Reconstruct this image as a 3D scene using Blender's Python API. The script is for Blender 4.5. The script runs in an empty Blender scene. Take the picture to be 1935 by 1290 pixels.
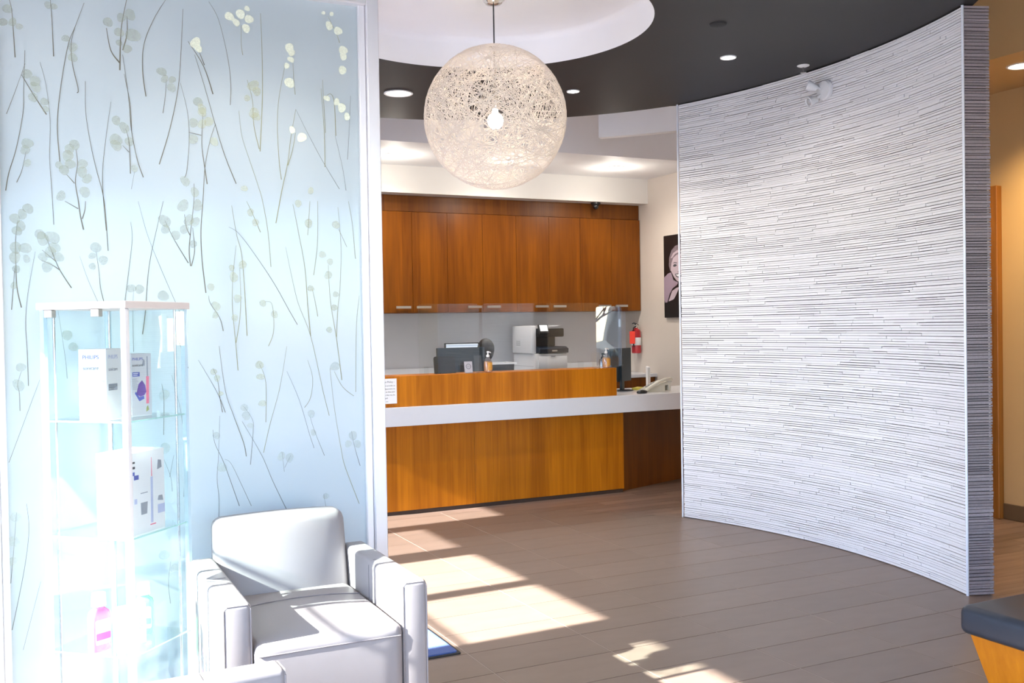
import bpy, bmesh, math, random
from mathutils import Vector, Matrix
random.seed(7)
PI = math.pi
scene = bpy.context.scene
COL = scene.collection

# ------------------------------------------------------------------ camera
cam_d = bpy.data.cameras.new('camera')
cam = bpy.data.objects.new('camera', cam_d)
COL.objects.link(cam)
cam_d.sensor_width = 36.0
cam_d.lens = 36.0 * 1882.0 / 1935.0
cam_d.clip_start = 0.05
YAW, PITCH, ROLL = math.radians(26.0), math.radians(-0.9), 0.0165
_f = Vector((math.sin(YAW) * math.cos(PITCH), math.cos(YAW) * math.cos(PITCH), math.sin(PITCH)))
_r0 = Vector((math.cos(YAW), -math.sin(YAW), 0))
_u0 = _r0.cross(_f)
_r = _r0 * math.cos(ROLL) - _u0 * math.sin(ROLL)
_u = _r0 * math.sin(ROLL) + _u0 * math.cos(ROLL)
_m = Matrix((_r, _u, -_f)).transposed().to_4x4()
_m.translation = Vector((0, 0, 1.51))
cam.matrix_world = _m
scene.camera = cam

# ------------------------------------------------------------------ world, sun, exposure
SUN_EL, SUN_AZ = math.radians(29.0), math.radians(2.0)      # light travels towards +X, slightly +Y
world = bpy.data.worlds.new('sky')
scene.world = world
world.use_nodes = True
wn = world.node_tree
wn.nodes.clear()
_sky = wn.nodes.new('ShaderNodeTexSky')
_sky.sky_type = 'NISHITA'
_sky.sun_disc = False
_sky.sun_elevation = SUN_EL
_sky.sun_rotation = math.radians(-92.0)
_sky.altitude = 200
_sky.dust_density = 0.6
_sky.ozone_density = 2.0
_bg = wn.nodes.new('ShaderNodeBackground')
_bg.inputs['Strength'].default_value = 1.52
_wo = wn.nodes.new('ShaderNodeOutputWorld')
_tint = wn.nodes.new('ShaderNodeMix')
_tint.data_type = 'RGBA'; _tint.blend_type = 'MULTIPLY'
_tint.inputs[0].default_value = 1.0
_tint.inputs[7].default_value = (0.93, 0.97, 1.12, 1)
wn.links.new(_sky.outputs[0], _tint.inputs[6])
wn.links.new(_tint.outputs[2], _bg.inputs[0])
wn.links.new(_bg.outputs[0], _wo.inputs[0])

sd = bpy.data.lights.new('sun', 'SUN')
sd.energy = 58.0
sd.angle = math.radians(0.53)
sd.color = (1.0, 0.99, 0.98)
sun = bpy.data.objects.new('sun', sd)
COL.objects.link(sun)
_d = Vector((math.cos(SUN_AZ) * math.cos(SUN_EL), math.sin(SUN_AZ) * math.cos(SUN_EL), -math.sin(SUN_EL)))
sun.rotation_euler = _d.to_track_quat('-Z', 'Y').to_euler()
sun.location = (-8, 4, 6)

scene.view_settings.view_transform = 'Standard'
scene.view_settings.look = 'None'
scene.view_settings.gamma = 1.0
scene.view_settings.use_curve_mapping = False
scene.view_settings.exposure = 0.13
try:
    scene.cycles.transparent_max_bounces = 24
    scene.cycles.max_bounces = 10
    scene.cycles.diffuse_bounces = 6
except Exception:
    pass

# ------------------------------------------------------------------ materials
MATS = {}
def _nt(name):
    m = bpy.data.materials.new(name)
    m.use_nodes = True
    return m, m.node_tree, m.node_tree.nodes['Principled BSDF']

def mat(name, col, rough=0.5, metal=0.0, spec=0.5, coat=0.0, noise=0.0, scale=20.0, bump=0.0, stretch=(1, 1, 1),
        emit=None, trans=0.0, sub=0.0, obj_var=0.0):
    if name in MATS:
        return MATS[name]
    m, nt, b = _nt(name)
    c4 = (col[0], col[1], col[2], 1)
    b.inputs['Base Color'].default_value = c4
    b.inputs['Roughness'].default_value = rough
    b.inputs['Metallic'].default_value = metal
    b.inputs['Specular IOR Level'].default_value = spec
    b.inputs['Coat Weight'].default_value = coat
    b.inputs['Coat Roughness'].default_value = 0.08
    b.inputs['Transmission Weight'].default_value = trans
    if emit:
        b.inputs['Emission Color'].default_value = (emit[0], emit[1], emit[2], 1)
        b.inputs['Emission Strength'].default_value = emit[3]
    last = None
    if noise or bump:
        tc = nt.nodes.new('ShaderNodeTexCoord')
        mp = nt.nodes.new('ShaderNodeMapping')
        mp.inputs['Scale'].default_value = stretch
        nz = nt.nodes.new('ShaderNodeTexNoise')
        nz.inputs['Scale'].default_value = scale
        nz.inputs['Detail'].default_value = 5
        nt.links.new(tc.outputs['Object'], mp.inputs[0])
        nt.links.new(mp.outputs[0], nz.inputs[0])
        if noise:
            mx = nt.nodes.new('ShaderNodeMix')
            mx.data_type = 'RGBA'
            mx.inputs[6].default_value = tuple(max(0, c * (1 - noise)) for c in col) + (1,)
            mx.inputs[7].default_value = tuple(min(1, c * (1 + noise)) for c in col) + (1,)
            nt.links.new(nz.outputs[0], mx.inputs[0])
            last = mx.outputs[2]
        if bump:
            bp = nt.nodes.new('ShaderNodeBump')
            bp.inputs['Strength'].default_value = bump
            bp.inputs['Distance'].default_value = 0.004
            nt.links.new(nz.outputs[0], bp.inputs['Height'])
            nt.links.new(bp.outputs[0], b.inputs['Normal'])
    if obj_var:
        oi = nt.nodes.new('ShaderNodeObjectInfo')
        hs = nt.nodes.new('ShaderNodeHueSaturation')
        mr = nt.nodes.new('ShaderNodeMapRange')
        mr.inputs[3].default_value = 1 - obj_var
        mr.inputs[4].default_value = 1 + obj_var
        nt.links.new(oi.outputs['Random'], mr.inputs[0])
        nt.links.new(mr.outputs[0], hs.inputs['Value'])
        if last is None:
            hs.inputs['Color'].default_value = c4
        else:
            nt.links.new(last, hs.inputs['Color'])
        last = hs.outputs[0]
    if last is not None:
        nt.links.new(last, b.inputs['Base Color'])
    MATS[name] = m
    return m

def wood(name, dark, light, grain_axis='Z', rough=0.38, leaf=0.13, scale=1.0, coat=0.15):
    """book-matched veneer: fine streaks along grain_axis, slow bands across"""
    if name in MATS:
        return MATS[name]
    m, nt, b = _nt(name)
    N, L = nt.nodes, nt.links
    tc = N.new('ShaderNodeTexCoord')
    ge = N.new('ShaderNodeNewGeometry')
    sep = N.new('ShaderNodeSeparateXYZ')
    L.new(ge.outputs['Position'], sep.inputs[0])
    if grain_axis == 'Z':
        st, st2 = (70, 70, 1.6), (9, 9, 0.9)
    elif grain_axis == 'X':
        st, st2 = (1.6, 60, 70), (0.9, 9, 9)
    else:
        st, st2 = (60, 1.6, 70), (9, 0.9, 9)
    def nz(stretch, detail, dist):
        mp = N.new('ShaderNodeMapping')
        mp.inputs['Scale'].default_value = tuple(s * scale for s in stretch)
        n = N.new('ShaderNodeTexNoise')
        n.inputs['Scale'].default_value = 1.0
        n.inputs['Detail'].default_value = detail
        n.inputs['Distortion'].default_value = dist
        L.new(ge.outputs['Position'], mp.inputs[0])
        L.new(mp.outputs[0], n.inputs[0])
        return n
    n1, n2 = nz(st, 6, 0.2), nz(st2, 3, 0.8)
    # veneer leaf steps
    ml = N.new('ShaderNodeMath'); ml.operation = 'DIVIDE'; ml.inputs[1].default_value = leaf
    ax = {'Z': 'X', 'X': 'Y', 'Y': 'X'}[grain_axis]
    L.new(sep.outputs[ax], ml.inputs[0])
    fl = N.new('ShaderNodeMath'); fl.operation = 'FLOOR'
    L.new(ml.outputs[0], fl.inputs[0])
    wn_ = N.new('ShaderNodeTexWhiteNoise'); wn_.noise_dimensions = '1D'
    L.new(fl.outputs[0], wn_.inputs['W'])
    a1 = N.new('ShaderNodeMath'); a1.operation = 'MULTIPLY_ADD'
    a1.inputs[1].default_value = 0.5
    L.new(n1.outputs[0], a1.inputs[0])
    a2 = N.new('ShaderNodeMath'); a2.operation = 'MULTIPLY_ADD'
    a2.inputs[1].default_value = 0.75
    L.new(n2.outputs[0], a2.inputs[0])
    a3 = N.new('ShaderNodeMath'); a3.operation = 'MULTIPLY_ADD'
    a3.inputs[1].default_value = 0.22; a3.inputs[2].default_value = -0.22
    L.new(wn_.outputs['Value'], a3.inputs[0])
    L.new(a3.outputs[0], a2.inputs[2])
    L.new(a2.outputs[0], a1.inputs[2])
    cr = N.new('ShaderNodeValToRGB')
    cr.color_ramp.elements[0].position = 0.3
    cr.color_ramp.elements[1].position = 0.85
    cr.color_ramp.elements[0].color = dark + (1,)
    cr.color_ramp.elements[1].color = light + (1,)
    L.new(a1.outputs[0], cr.inputs[0])
    L.new(cr.outputs[0], b.inputs['Base Color'])
    b.inputs['Roughness'].default_value = rough
    b.inputs['Coat Weight'].default_value = 0.0
    b.inputs['Specular IOR Level'].default_value = 0.28
    MATS[name] = m
    return m

def glass(name, tint=(1, 1, 1), f0=0.04, rough=0.0, haze=0.0, hazecol=(0.8, 0.85, 0.95)):
    """thin clear sheet: straight-through transmission plus a Schlick mirror reflection"""
    if name in MATS:
        return MATS[name]
    m = bpy.data.materials.new(name)
    m.use_nodes = True
    nt = m.node_tree
    N, L = nt.nodes, nt.links
    N.clear()
    out = N.new('ShaderNodeOutputMaterial')
    tr = N.new('ShaderNodeBsdfTransparent'); tr.inputs[0].default_value = tint + (1,)
    gl = N.new('ShaderNodeBsdfGlossy'); gl.inputs['Roughness'].default_value = rough
    lw = N.new('ShaderNodeLayerWeight'); lw.inputs[0].default_value = 0.5
    pw = N.new('ShaderNodeMath'); pw.operation = 'POWER'; pw.inputs[1].default_value = 5
    ma = N.new('ShaderNodeMath'); ma.operation = 'MULTIPLY_ADD'
    ma.inputs[1].default_value = 1 - f0; ma.inputs[2].default_value = f0
    L.new(lw.outputs['Facing'], pw.inputs[0]); L.new(pw.outputs[0], ma.inputs[0])
    mx = N.new('ShaderNodeMixShader')
    L.new(ma.outputs[0], mx.inputs[0])
    src = tr.outputs[0]
    if haze:
        df = N.new('ShaderNodeBsdfDiffuse'); df.inputs[0].default_value = hazecol + (1,)
        m2 = N.new('ShaderNodeMixShader'); m2.inputs[0].default_value = haze
        L.new(tr.outputs[0], m2.inputs[1]); L.new(df.outputs[0], m2.inputs[2])
        src = m2.outputs[0]
    L.new(src, mx.inputs[1]); L.new(gl.outputs[0], mx.inputs[2])
    L.new(mx.outputs[0], out.inputs[0])
    MATS[name] = m
    return m

def sheer(name, col, alpha, rough=0.6, transl=0.5):
    """semi-transparent tissue: pressed petals"""
    if name in MATS:
        return MATS[name]
    m = bpy.data.materials.new(name)
    m.use_nodes = True
    nt = m.node_tree
    N, L = nt.nodes, nt.links
    N.clear()
    out = N.new('ShaderNodeOutputMaterial')
    tc = N.new('ShaderNodeTexCoord')
    nz = N.new('ShaderNodeTexNoise'); nz.inputs['Scale'].default_value = 3.0; nz.inputs['Detail'].default_value = 4
    L.new(tc.outputs['Object'], nz.inputs[0])
    mr = N.new('ShaderNodeMapRange'); mr.inputs[3].default_value = alpha * 0.5; mr.inputs[4].default_value = min(1, alpha * 1.5)
    L.new(nz.outputs[0], mr.inputs[0])
    tr = N.new('ShaderNodeBsdfTransparent')
    df = N.new('ShaderNodeBsdfDiffuse'); df.inputs[0].default_value = col + (1,)
    mx = N.new('ShaderNodeMixShader')
    L.new(mr.outputs[0], mx.inputs[0]); L.new(tr.outputs[0], mx.inputs[1]); L.new(df.outputs[0], mx.inputs[2])
    L.new(mx.outputs[0], out.inputs[0])
    MATS[name] = m
    return m

def liquid(name, col, rough=0.05):
    m = glass(name, col, 0.05, rough)
    return m

# colours (linear)
WHITE = mat('white_paint', (0.86, 0.86, 0.87), 0.6, noise=0.02, scale=6)
CREAM = mat('cream_paint', (0.78, 0.76, 0.72), 0.6, noise=0.02, scale=6)
GREIGE = mat('greige_paint', (0.68, 0.61, 0.54), 0.6, noise=0.03, scale=5)
GREYWALL = mat('grey_wall_paint', (0.72, 0.72, 0.75), 0.6, noise=0.03, scale=5)
TANWALL = mat('tan_wall_paint', (0.55, 0.38, 0.19), 0.6, noise=0.03, scale=5)
CHAR = mat('charcoal_ceiling_paint', (0.012, 0.0122, 0.0135), 0.55, noise=0.06, scale=4)
ALU = mat('brushed_aluminium', (0.72, 0.72, 0.74), 0.28, metal=0.85, noise=0.03, scale=40, stretch=(1, 1, 0.05))
LACQ = mat('white_lacquer', (0.78, 0.76, 0.75), 0.3, coat=0.2, noise=0.01)
CHROME = mat('polished_nickel', (0.75, 0.72, 0.68), 0.12, metal=1.0, noise=0.02)
BLACKP = mat('black_plastic', (0.012, 0.013, 0.015), 0.35, noise=0.1)
NAVYP = mat('dark_slate_plastic', (0.018, 0.030, 0.040), 0.4, noise=0.1)
LEATHER = mat('white_leather', (0.275, 0.25, 0.248), 0.42, noise=0.03, scale=9, bump=0.10)
SEAM = mat('leather_seam', (0.17, 0.155, 0.165), 0.6, noise=0.05)
NAVYL = mat('navy_vinyl', (0.016, 0.022, 0.034), 0.42, noise=0.1, scale=30, bump=0.05)
TEAK = wood('teak_veneer', (0.32, 0.09, 0.001), (0.62, 0.205, 0.005), 'Z', 0.36, 0.14)
TEAK2 = wood('teak_veneer_doors', (0.14, 0.036, 0.001), (0.28, 0.082, 0.002), 'Z', 0.36, 0.2, 1.0)
TEAKD = wood('teak_veneer_fascia', (0.11, 0.03, 0.003), (0.22, 0.07, 0.006), 'Z', 0.4, 0.18)
BENCHW = wood('bench_veneer', (0.27, 0.08, 0.002), (0.42, 0.15, 0.006), 'Z', 0.4, 0.3)
QUARTZ = mat('white_quartz', (0.66, 0.67, 0.71), 0.25, coat=0.2, noise=0.015, scale=30)
TILE = mat('brown_porcelain', (0.178, 0.125, 0.096), 0.40, noise=0.16, scale=5, stretch=(1, 2.5, 1), obj_var=0.05)
GROUT = mat('dark_grout', (0.10, 0.082, 0.072), 0.8, noise=0.1)
GROUT_SHEEN = mat('sheen_grout', (0.40, 0.34, 0.29), 0.7, noise=0.1)  # paler than the bedding: reflected light put into the joint colour
PLANK = mat('wood_floor_board', (0.20, 0.135, 0.105), 0.38, noise=0.55, scale=1.0, stretch=(2.5, 30, 30), obj_var=0.22)
STRIP = mat('pale_ledge_stone', (0.78, 0.765, 0.77), 0.42, noise=0.05, scale=14, stretch=(1, 1, 3), obj_var=0.05)
STRIPE = mat('mauve_board_edge', (0.235, 0.20, 0.21), 0.85, noise=0.25, scale=120, obj_var=0.16)
BACKING = mat('dark_mortar', (0.035, 0.032, 0.034), 0.9, noise=0.1)
CLEAR = glass('clear_acrylic', (0.975, 0.985, 0.99), 0.05)
WINDOWG = glass('window_glass', (0.97, 0.98, 0.975), 0.04)
TINTG = glass('tinted_window_glass', (0.70, 0.70, 0.70), 0.06)
CASEG = glass('case_glass', (0.955, 0.985, 0.98), 0.022)
GEDGE = mat('green_glass_edge', (0.45, 0.70, 0.66), 0.2, coat=0.3, noise=0.05)

# ------------------------------------------------------------------ mesh helpers
def new_bm():
    return bmesh.new()

def box(bm, x0, x1, y0, y1, z0, z1, M=None):
    vs = [Vector((x, y, z)) for x in (x0, x1) for y in (y0, y1) for z in (z0, z1)]
    if M is not None:
        vs = [M @ v for v in vs]
    v = [bm.verts.new(p) for p in vs]
    for f in ((0, 1, 3, 2), (4, 6, 7, 5), (0, 4, 5, 1), (2, 3, 7, 6), (0, 2, 6, 4), (1, 5, 7, 3)):
        bm.faces.new([v[i] for i in f])
    return v

def bbox(x0, x1, y0, y1, z0, z1, r=0.005, seg=2):
    bm = new_bm()
    box(bm, x0, x1, y0, y1, z0, z1)
    if r > 0:
        bmesh.ops.bevel(bm, geom=list(bm.edges), offset=r, segments=seg, profile=0.5, affect='EDGES')
    return bm

def lathe(bm, prof, segs=24, c=(0, 0, 0), axis='Z', caps=True):
    rings = []
    for r, z in prof:
        ring = []
        for i in range(segs):
            a = 2 * PI * i / segs
            p = (r * math.cos(a), r * math.sin(a), z)
            if axis == 'Y':
                p = (p[0], p[2], p[1])
            elif axis == 'X':
                p = (p[2], p[0], p[1])
            ring.append(bm.verts.new((c[0] + p[0], c[1] + p[1], c[2] + p[2])))
        rings.append(ring)
    for a, b in zip(rings, rings[1:]):
        for i in range(segs):
            j = (i + 1) % segs
            bm.faces.new((a[i], a[j], b[j], b[i]))
    if caps and prof[0][0] > 1e-6:
        bm.faces.new(rings[0][::-1])
    if caps and prof[-1][0] > 1e-6:
        bm.faces.new(rings[-1])
    return bm

def tube(bm, pts, r, n=6, closed=False):
    pts = [Vector(p) for p in pts]
    rings = []
    up = Vector((0.13, 0.21, 0.97)).normalized()
    for i, p in enumerate(pts):
        a = pts[i - 1] if (i > 0 or closed) else p
        b = pts[(i + 1) % len(pts)] if (i < len(pts) - 1 or closed) else p
        t = (b - a).normalized()
        s = t.cross(up)
        if s.length < 1e-4:
            s = t.cross(Vector((1, 0, 0)))
        s.normalize()
        w = s.cross(t)
        rr = r[i] if isinstance(r, (list, tuple)) else r
        rings.append([bm.verts.new(p + (s * math.cos(2 * PI * k / n) + w * math.sin(2 * PI * k / n)) * rr) for k in range(n)])
    m = len(rings)
    for i in range(m if closed else m - 1):
        a, b = rings[i], rings[(i + 1) % m]
        for k in range(n):
            bm.faces.new((a[k], a[(k + 1) % n], b[(k + 1) % n], b[k]))
    if not closed:
        bm.faces.new(rings[0][::-1]); bm.faces.new(rings[-1])
    return bm

def prism(bm, poly, lo, hi, axis='Y', M=None):
    """poly in the two remaining axes (in cyclic naming order), extruded lo..hi along axis"""
    def mk(p, h):
        if axis == 'Y':
            v = Vector((p[0], h, p[1]))
        elif axis == 'X':
            v = Vector((h, p[0], p[1]))
        else:
            v = Vector((p[0], p[1], h))
        return M @ v if M is not None else v
    a = [bm.verts.new(mk(p, lo)) for p in poly]
    b = [bm.verts.new(mk(p, hi)) for p in poly]
    n = len(poly)
    bm.faces.new(a); bm.faces.new(b[::-1])
    for i in range(n):
        j = (i + 1) % n
        bm.faces.new((a[j], a[i], b[i], b[j]))
    return bm

def rrect(x0, x1, y0, y1, r, seg=5, corners=(1, 1, 1, 1)):
    """rounded rectangle, corners order: bl, br, tr, tl"""
    out = []
    for k, (cx, cy, a0) in enumerate(((x0, y0, PI), (x1, y0, 1.5 * PI), (x1, y1, 0), (x0, y1, 0.5 * PI))):
        if not corners[k]:
            out.append((cx, cy)); continue
        sx = cx + r if cx == x0 else cx - r
        sy = cy + r if cy == y0 else cy - r
        for i in range(seg + 1):
            a = a0 + 0.5 * PI * i / seg
            out.append((sx + r * math.cos(a), sy + r * math.sin(a)))
    return out

def finish(bm, name, smooth=35):
    bmesh.ops.recalc_face_normals(bm, faces=bm.faces)
    me = bpy.data.meshes.new(name)
    bm.to_mesh(me); bm.free()
    if smooth:
        me.shade_smooth()
        me.set_sharp_from_angle(angle=math.radians(smooth))
    return me

def part(name, bm, m, parent=None, loc=None, rotz=None, smooth=35, kind=None):
    me = bm if isinstance(bm, bpy.types.Mesh) else finish(bm, name, smooth)
    if m is not None and not me.materials:
        me.materials.append(m)
    o = bpy.data.objects.new(name, me)
    COL.objects.link(o)
    if parent is not None:
        o.parent = parent
    if loc is not None:
        o.location = loc
    if rotz is not None:
        o.rotation_euler = (0, 0, rotz)
    if kind:
        o['kind'] = kind
    return o

def thing(name, label, cat, loc=(0, 0, 0), rotz=0.0, group=None):
    o = bpy.data.objects.new(name, None)
    o.empty_display_size = 0.1
    COL.objects.link(o)
    o.location = loc
    o.rotation_euler = (0, 0, rotz)
    o['label'] = label; o['category'] = cat
    if group:
        o['group'] = group
    return o

def tag(o, label, cat, group=None):
    o['label'] = label; o['category'] = cat
    if group:
        o['group'] = group
    return o

def struct(o, label=None):
    o['kind'] = 'structure'
    if label:
        o['label'] = label
    return o

def text(s, size, m, parent, M, name='lettering', align='LEFT', extrude=0.0003):
    cu = bpy.data.curves.new(name, 'FONT')
    cu.body = s; cu.size = size; cu.align_x = align; cu.extrude = extrude
    cu.materials.append(m)
    o = bpy.data.objects.new(name, cu)
    COL.objects.link(o)
    o.parent = parent
    o.matrix_local = M
    return o

def facing(origin, xdir, up=(0, 0, 1)):
    """matrix whose local X runs along xdir, local Y is up, local Z is the outward face normal"""
    x = Vector(xdir).normalized(); y = Vector(up)
    z = x.cross(y)
    M = Matrix((x, y, z)).transposed().to_4x4()
    M.translation = Vector(origin)
    return M

def lamp(kind, name, parent, loc, energy, color, size=0.05, spot=None, rot=(0, 0, 0), blend=0.6):
    ld = bpy.data.lights.new(name, kind)
    ld.energy = energy; ld.color = color
    ld.shadow_soft_size = size
    if kind == 'SPOT':
        ld.spot_size = spot; ld.spot_blend = blend
    o = bpy.data.objects.new(name, ld)
    COL.objects.link(o)
    o.parent = parent; o.location = loc; o.rotation_euler = rot
    return o

# ================================================================== STRUCTURE
XL, XR, YF, YB, ZC = -2.2, 6.6, -3.0, 10.35, 3.2
DISC_C, DISC_R = (2.416, 5.218), 2.46
HOLE_C, HOLE_R = (2.33, 5.09), 0.955
TILE_C, TILE_R = (2.37, 5.10), 2.52
WALL_C, WALL_R = (0.96, 5.06), 3.84

# ---- ground outside
g = part('ground', bbox(-40, -2.35, -40, 40, -0.25, -0.05, 0), mat('pale_concrete', (0.27, 0.27, 0.28), 0.8, noise=0.1, scale=0.6), smooth=0)
struct(g)
g = part('ground', bbox(-2.35, 40, -40, -3.15, -0.25, -0.05, 0), MATS['pale_concrete'], smooth=0)
struct(g)

# ---- hedge and trees outside, added out of view for sky light and reflections
rt = random.Random(9)
HEDGE = mat('evergreen_foliage', (0.035, 0.055, 0.045), 0.9, noise=0.6, scale=3, bump=0.8)
bm = new_bm()
for k in range(46):
    low = 0.28 if -1.7 < -20 + k * 0.95 < 1.0 else 1.0  # low gap lets bright sky into the angled screen's reflection
    M = Matrix.Translation((-13.5 + rt.uniform(-0.5, 0.5), -20 + k * 0.95, rt.uniform(0.9, 1.6) * low)) @ Matrix.Diagonal((rt.uniform(1.0, 1.5), rt.uniform(0.9, 1.3) * (0.75 + 0.25 * low), rt.uniform(1.4, 2.3) * low, 1))
    bmesh.ops.create_icosphere(bm, subdivisions=2, radius=1.0, matrix=M)
for v in bm.verts:
    v.co += Vector((rt.uniform(-.12, .12), rt.uniform(-.12, .12), rt.uniform(-.12, .12)))
tag(part('added_hedge', bm, HEDGE), 'dark evergreen hedge added outdoors, unseen, to block low sky and darken reflections', 'hedge')['kind'] = 'stuff'
BARK = mat('grey_bark', (0.10, 0.09, 0.085), 0.9, noise=0.4, scale=8, stretch=(1, 1, 0.2))
def bare_tree(x, y, h, label):
    t = thing('bare_tree', label, 'tree', (x, y, -0.05), rt.random() * 6, 'bare trees outdoors')
    bm = new_bm(); tube(bm, [(0, 0, 0), (0.05, 0.02, h * 0.3), (0.0, 0.08, h * 0.65), (0.1, 0.1, h)], [0.16, 0.12, 0.08, 0.02], 8); part('trunk', bm, BARK, t)
    bm = new_bm()
    def grow(p, d, l, r, depth):
        q = p + d * l
        tube(bm, [p, (p + q) / 2 + Vector((rt.uniform(-.05, .05),) * 3) * l, q], [r, r * 0.8, r * 0.6], 5)
        if depth:
            for _ in range(3):
                dd = (d + Vector((rt.uniform(-.8, .8), rt.uniform(-.8, .8), rt.uniform(-.1, .7)))).normalized()
                grow(p + d * l * rt.uniform(0.5, 1.0), dd, l * rt.uniform(0.5, 0.75), r * 0.55, depth - 1)
    for k in range(9):
        a = k * 2.4
        grow(Vector((0, 0.04, h * (0.22 + 0.075 * k))), Vector((math.cos(a), math.sin(a), 0.55)).normalized(), h * 0.22, 0.035, 2)
    part('branches', bm, BARK, t)
bare_tree(-8.0, 2.55, 5.5, 'slender bare tree outdoors nearest the entrance glazing')
bare_tree(-9.6, -6.5, 6.5, 'taller bare tree outdoors in front of the hedge')

# ---- floor: slab, then tiles and boards as pieces
bm = new_bm(); box(bm, XL - 0.12, XR + 0.12, YF - 0.12, YB + 0.12, -0.2, -0.006)
floor = struct(part('floor', bm, GROUT, smooth=0))

def clip(poly, inside, cross):
    out = []
    for i in range(len(poly)):
        a, b = poly[i - 1], poly[i]
        ia, ib = inside(a), inside(b)
        if ib:
            if not ia:
                out.append(cross(a, b))
            out.append(b)
        elif ia:
            out.append(cross(a, b))
    return out

def clip_half(poly, n, d):
    f = lambda p: n[0] * p[0] + n[1] * p[1] - d
    def cr(a, b):
        t = f(a) / (f(a) - f(b)); return (a[0] + (b[0] - a[0]) * t, a[1] + (b[1] - a[1]) * t)
    return clip(poly, lambda p: f(p) <= 0, cr)

def clip_circle(poly, c, r, n=96):
    if all(math.hypot(p[0] - c[0], p[1] - c[1]) < r * 0.998 for p in poly):
        return poly
    for k in range(n):
        a = 2 * PI * k / n
        nn = (math.cos(a), math.sin(a))
        poly = clip_half(poly, nn, nn[0] * c[0] + nn[1] * c[1] + r)
        if len(poly) < 3:
            return []
    return poly

def dedupe(poly):
    out = []
    for p in poly:
        if not out or math.hypot(p[0] - out[-1][0], p[1] - out[-1][1]) > 1e-4:
            out.append(p)
    if len(out) > 1 and math.hypot(out[0][0] - out[-1][0], out[0][1] - out[-1][1]) < 1e-4:
        out.pop()
    return out

# bedding sheet under the tiles
bm = new_bm()
pl = [(-2.1, YF + 0.1), (4.70, YF + 0.1), (4.70, 3.92), (4.87, 3.92), (4.87, 5.09)]
pl += [(TILE_C[0] + TILE_R * math.cos(a), TILE_C[1] + TILE_R * math.sin(a)) for a in [PI * k / 48 for k in range(1, 48)]]
pl += [(-2.1, 5.09)]
prism(bm, pl, -0.006, -0.0030, 'Z')
part('tile_bedding', bm, GROUT, floor, smooth=0)
TX, TY, TPX, TPY, GAPX, GAPY = 2.40, 3.335, 0.598, 0.2925, 0.0034, 0.0034
full = None
for i in range(-5, 6):
    for j in range(-7, 15):
        x0, y0 = TX + i * TPX, TY + j * TPY
        if y0 < 1.5 or x0 > 4.86:
            continue
        r = [(x0 + GAPX / 2, y0 + GAPY / 2), (x0 + TPX - GAPX / 2, y0 + GAPY / 2),
             (x0 + TPX - GAPX / 2, y0 + TPY - GAPY / 2), (x0 + GAPX / 2, y0 + TPY - GAPY / 2)]
        cx, cy = x0 + TPX / 2, y0 + TPY / 2
        if cy > 5.09:
            q = clip_circle(r, TILE_C, TILE_R)
        else:
            q = clip_half(r, (1, 0), 4.87 if cy > 3.9 else 4.70)
        q = dedupe(q) if q else q
        if len(q) < 3:
            continue
        whole = (q == r)
        if whole and full:
            part('tile', full, TILE, floor, loc=(cx, cy, 0), smooth=0)
        else:
            bm = new_bm()
            prism(bm, [(p[0] - cx, p[1] - cy) for p in q], -0.0029, 0.0, 'Z')
            if whole:
                bmesh.ops.bevel(bm, geom=[e for e in bm.edges if e.verts[0].co.z > -0.001 and e.verts[1].co.z > -0.001], offset=0.0008, segments=1, affect='EDGES')
            o = part('tile', bm, TILE, floor, loc=(cx, cy, 0), smooth=0)
            if whole:
                full = o.data
# joints running into the room, paler: reflected light put into their colour
for i in range(-4, 5):
    x = TX + i * TPX
    y1 = TILE_C[1] + math.sqrt(max(0, TILE_R ** 2 - (x - TILE_C[0]) ** 2)) - 0.02
    if x > 4.6 or x < -0.2:
        continue
    bm = new_bm(); box(bm, x - GAPX * 0.42, x + GAPX * 0.42, 1.6, y1, -0.0029, -0.0008)
    part('grout_sheen_line', bm, GROUT_SHEEN, floor, smooth=0)
# boards outside the tiled round
rng = random.Random(3)
y = 2.3
k = 0
PW = 0.128
while y < 8.8:
    x = 0.6 - rng.random() * 1.1
    while x < XR:
        L = rng.choice((0.9, 1.2, 1.2))
        x1 = min(x + L, XR - 0.003)
        x0 = max(x, 0.6)
        cs = [(x0, y), (x1, y), (x1, y + PW), (x0, y + PW)]
        def tiled(p):
            return (p[1] <= 5.09 and p[0] <= (4.87 if p[1] > 3.92 else 4.70)) or math.hypot(p[0] - TILE_C[0], p[1] - TILE_C[1]) < TILE_R
        vis = not all(tiled(p) for p in cs) and x1 - x0 > 0.05
        if vis and y > 7.75 and x1 < 4.9:
            vis = False
        if vis:
            bm = new_bm()
            prism(bm, [(p[0] - (x0 + x1) / 2, p[1] - y - PW / 2) for p in [(x0 + 0.001, y + 0.0008), (x1 - 0.001, y + 0.0008), (x1 - 0.001, y + PW - 0.0008), (x0 + 0.001, y + PW - 0.0008)]], -0.0059, -0.0040, 'Z')
            part('floor_board', bm, PLANK, floor, loc=((x0 + x1) / 2, y + PW / 2, 0), smooth=0)
        x += L
    y += PW

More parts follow.
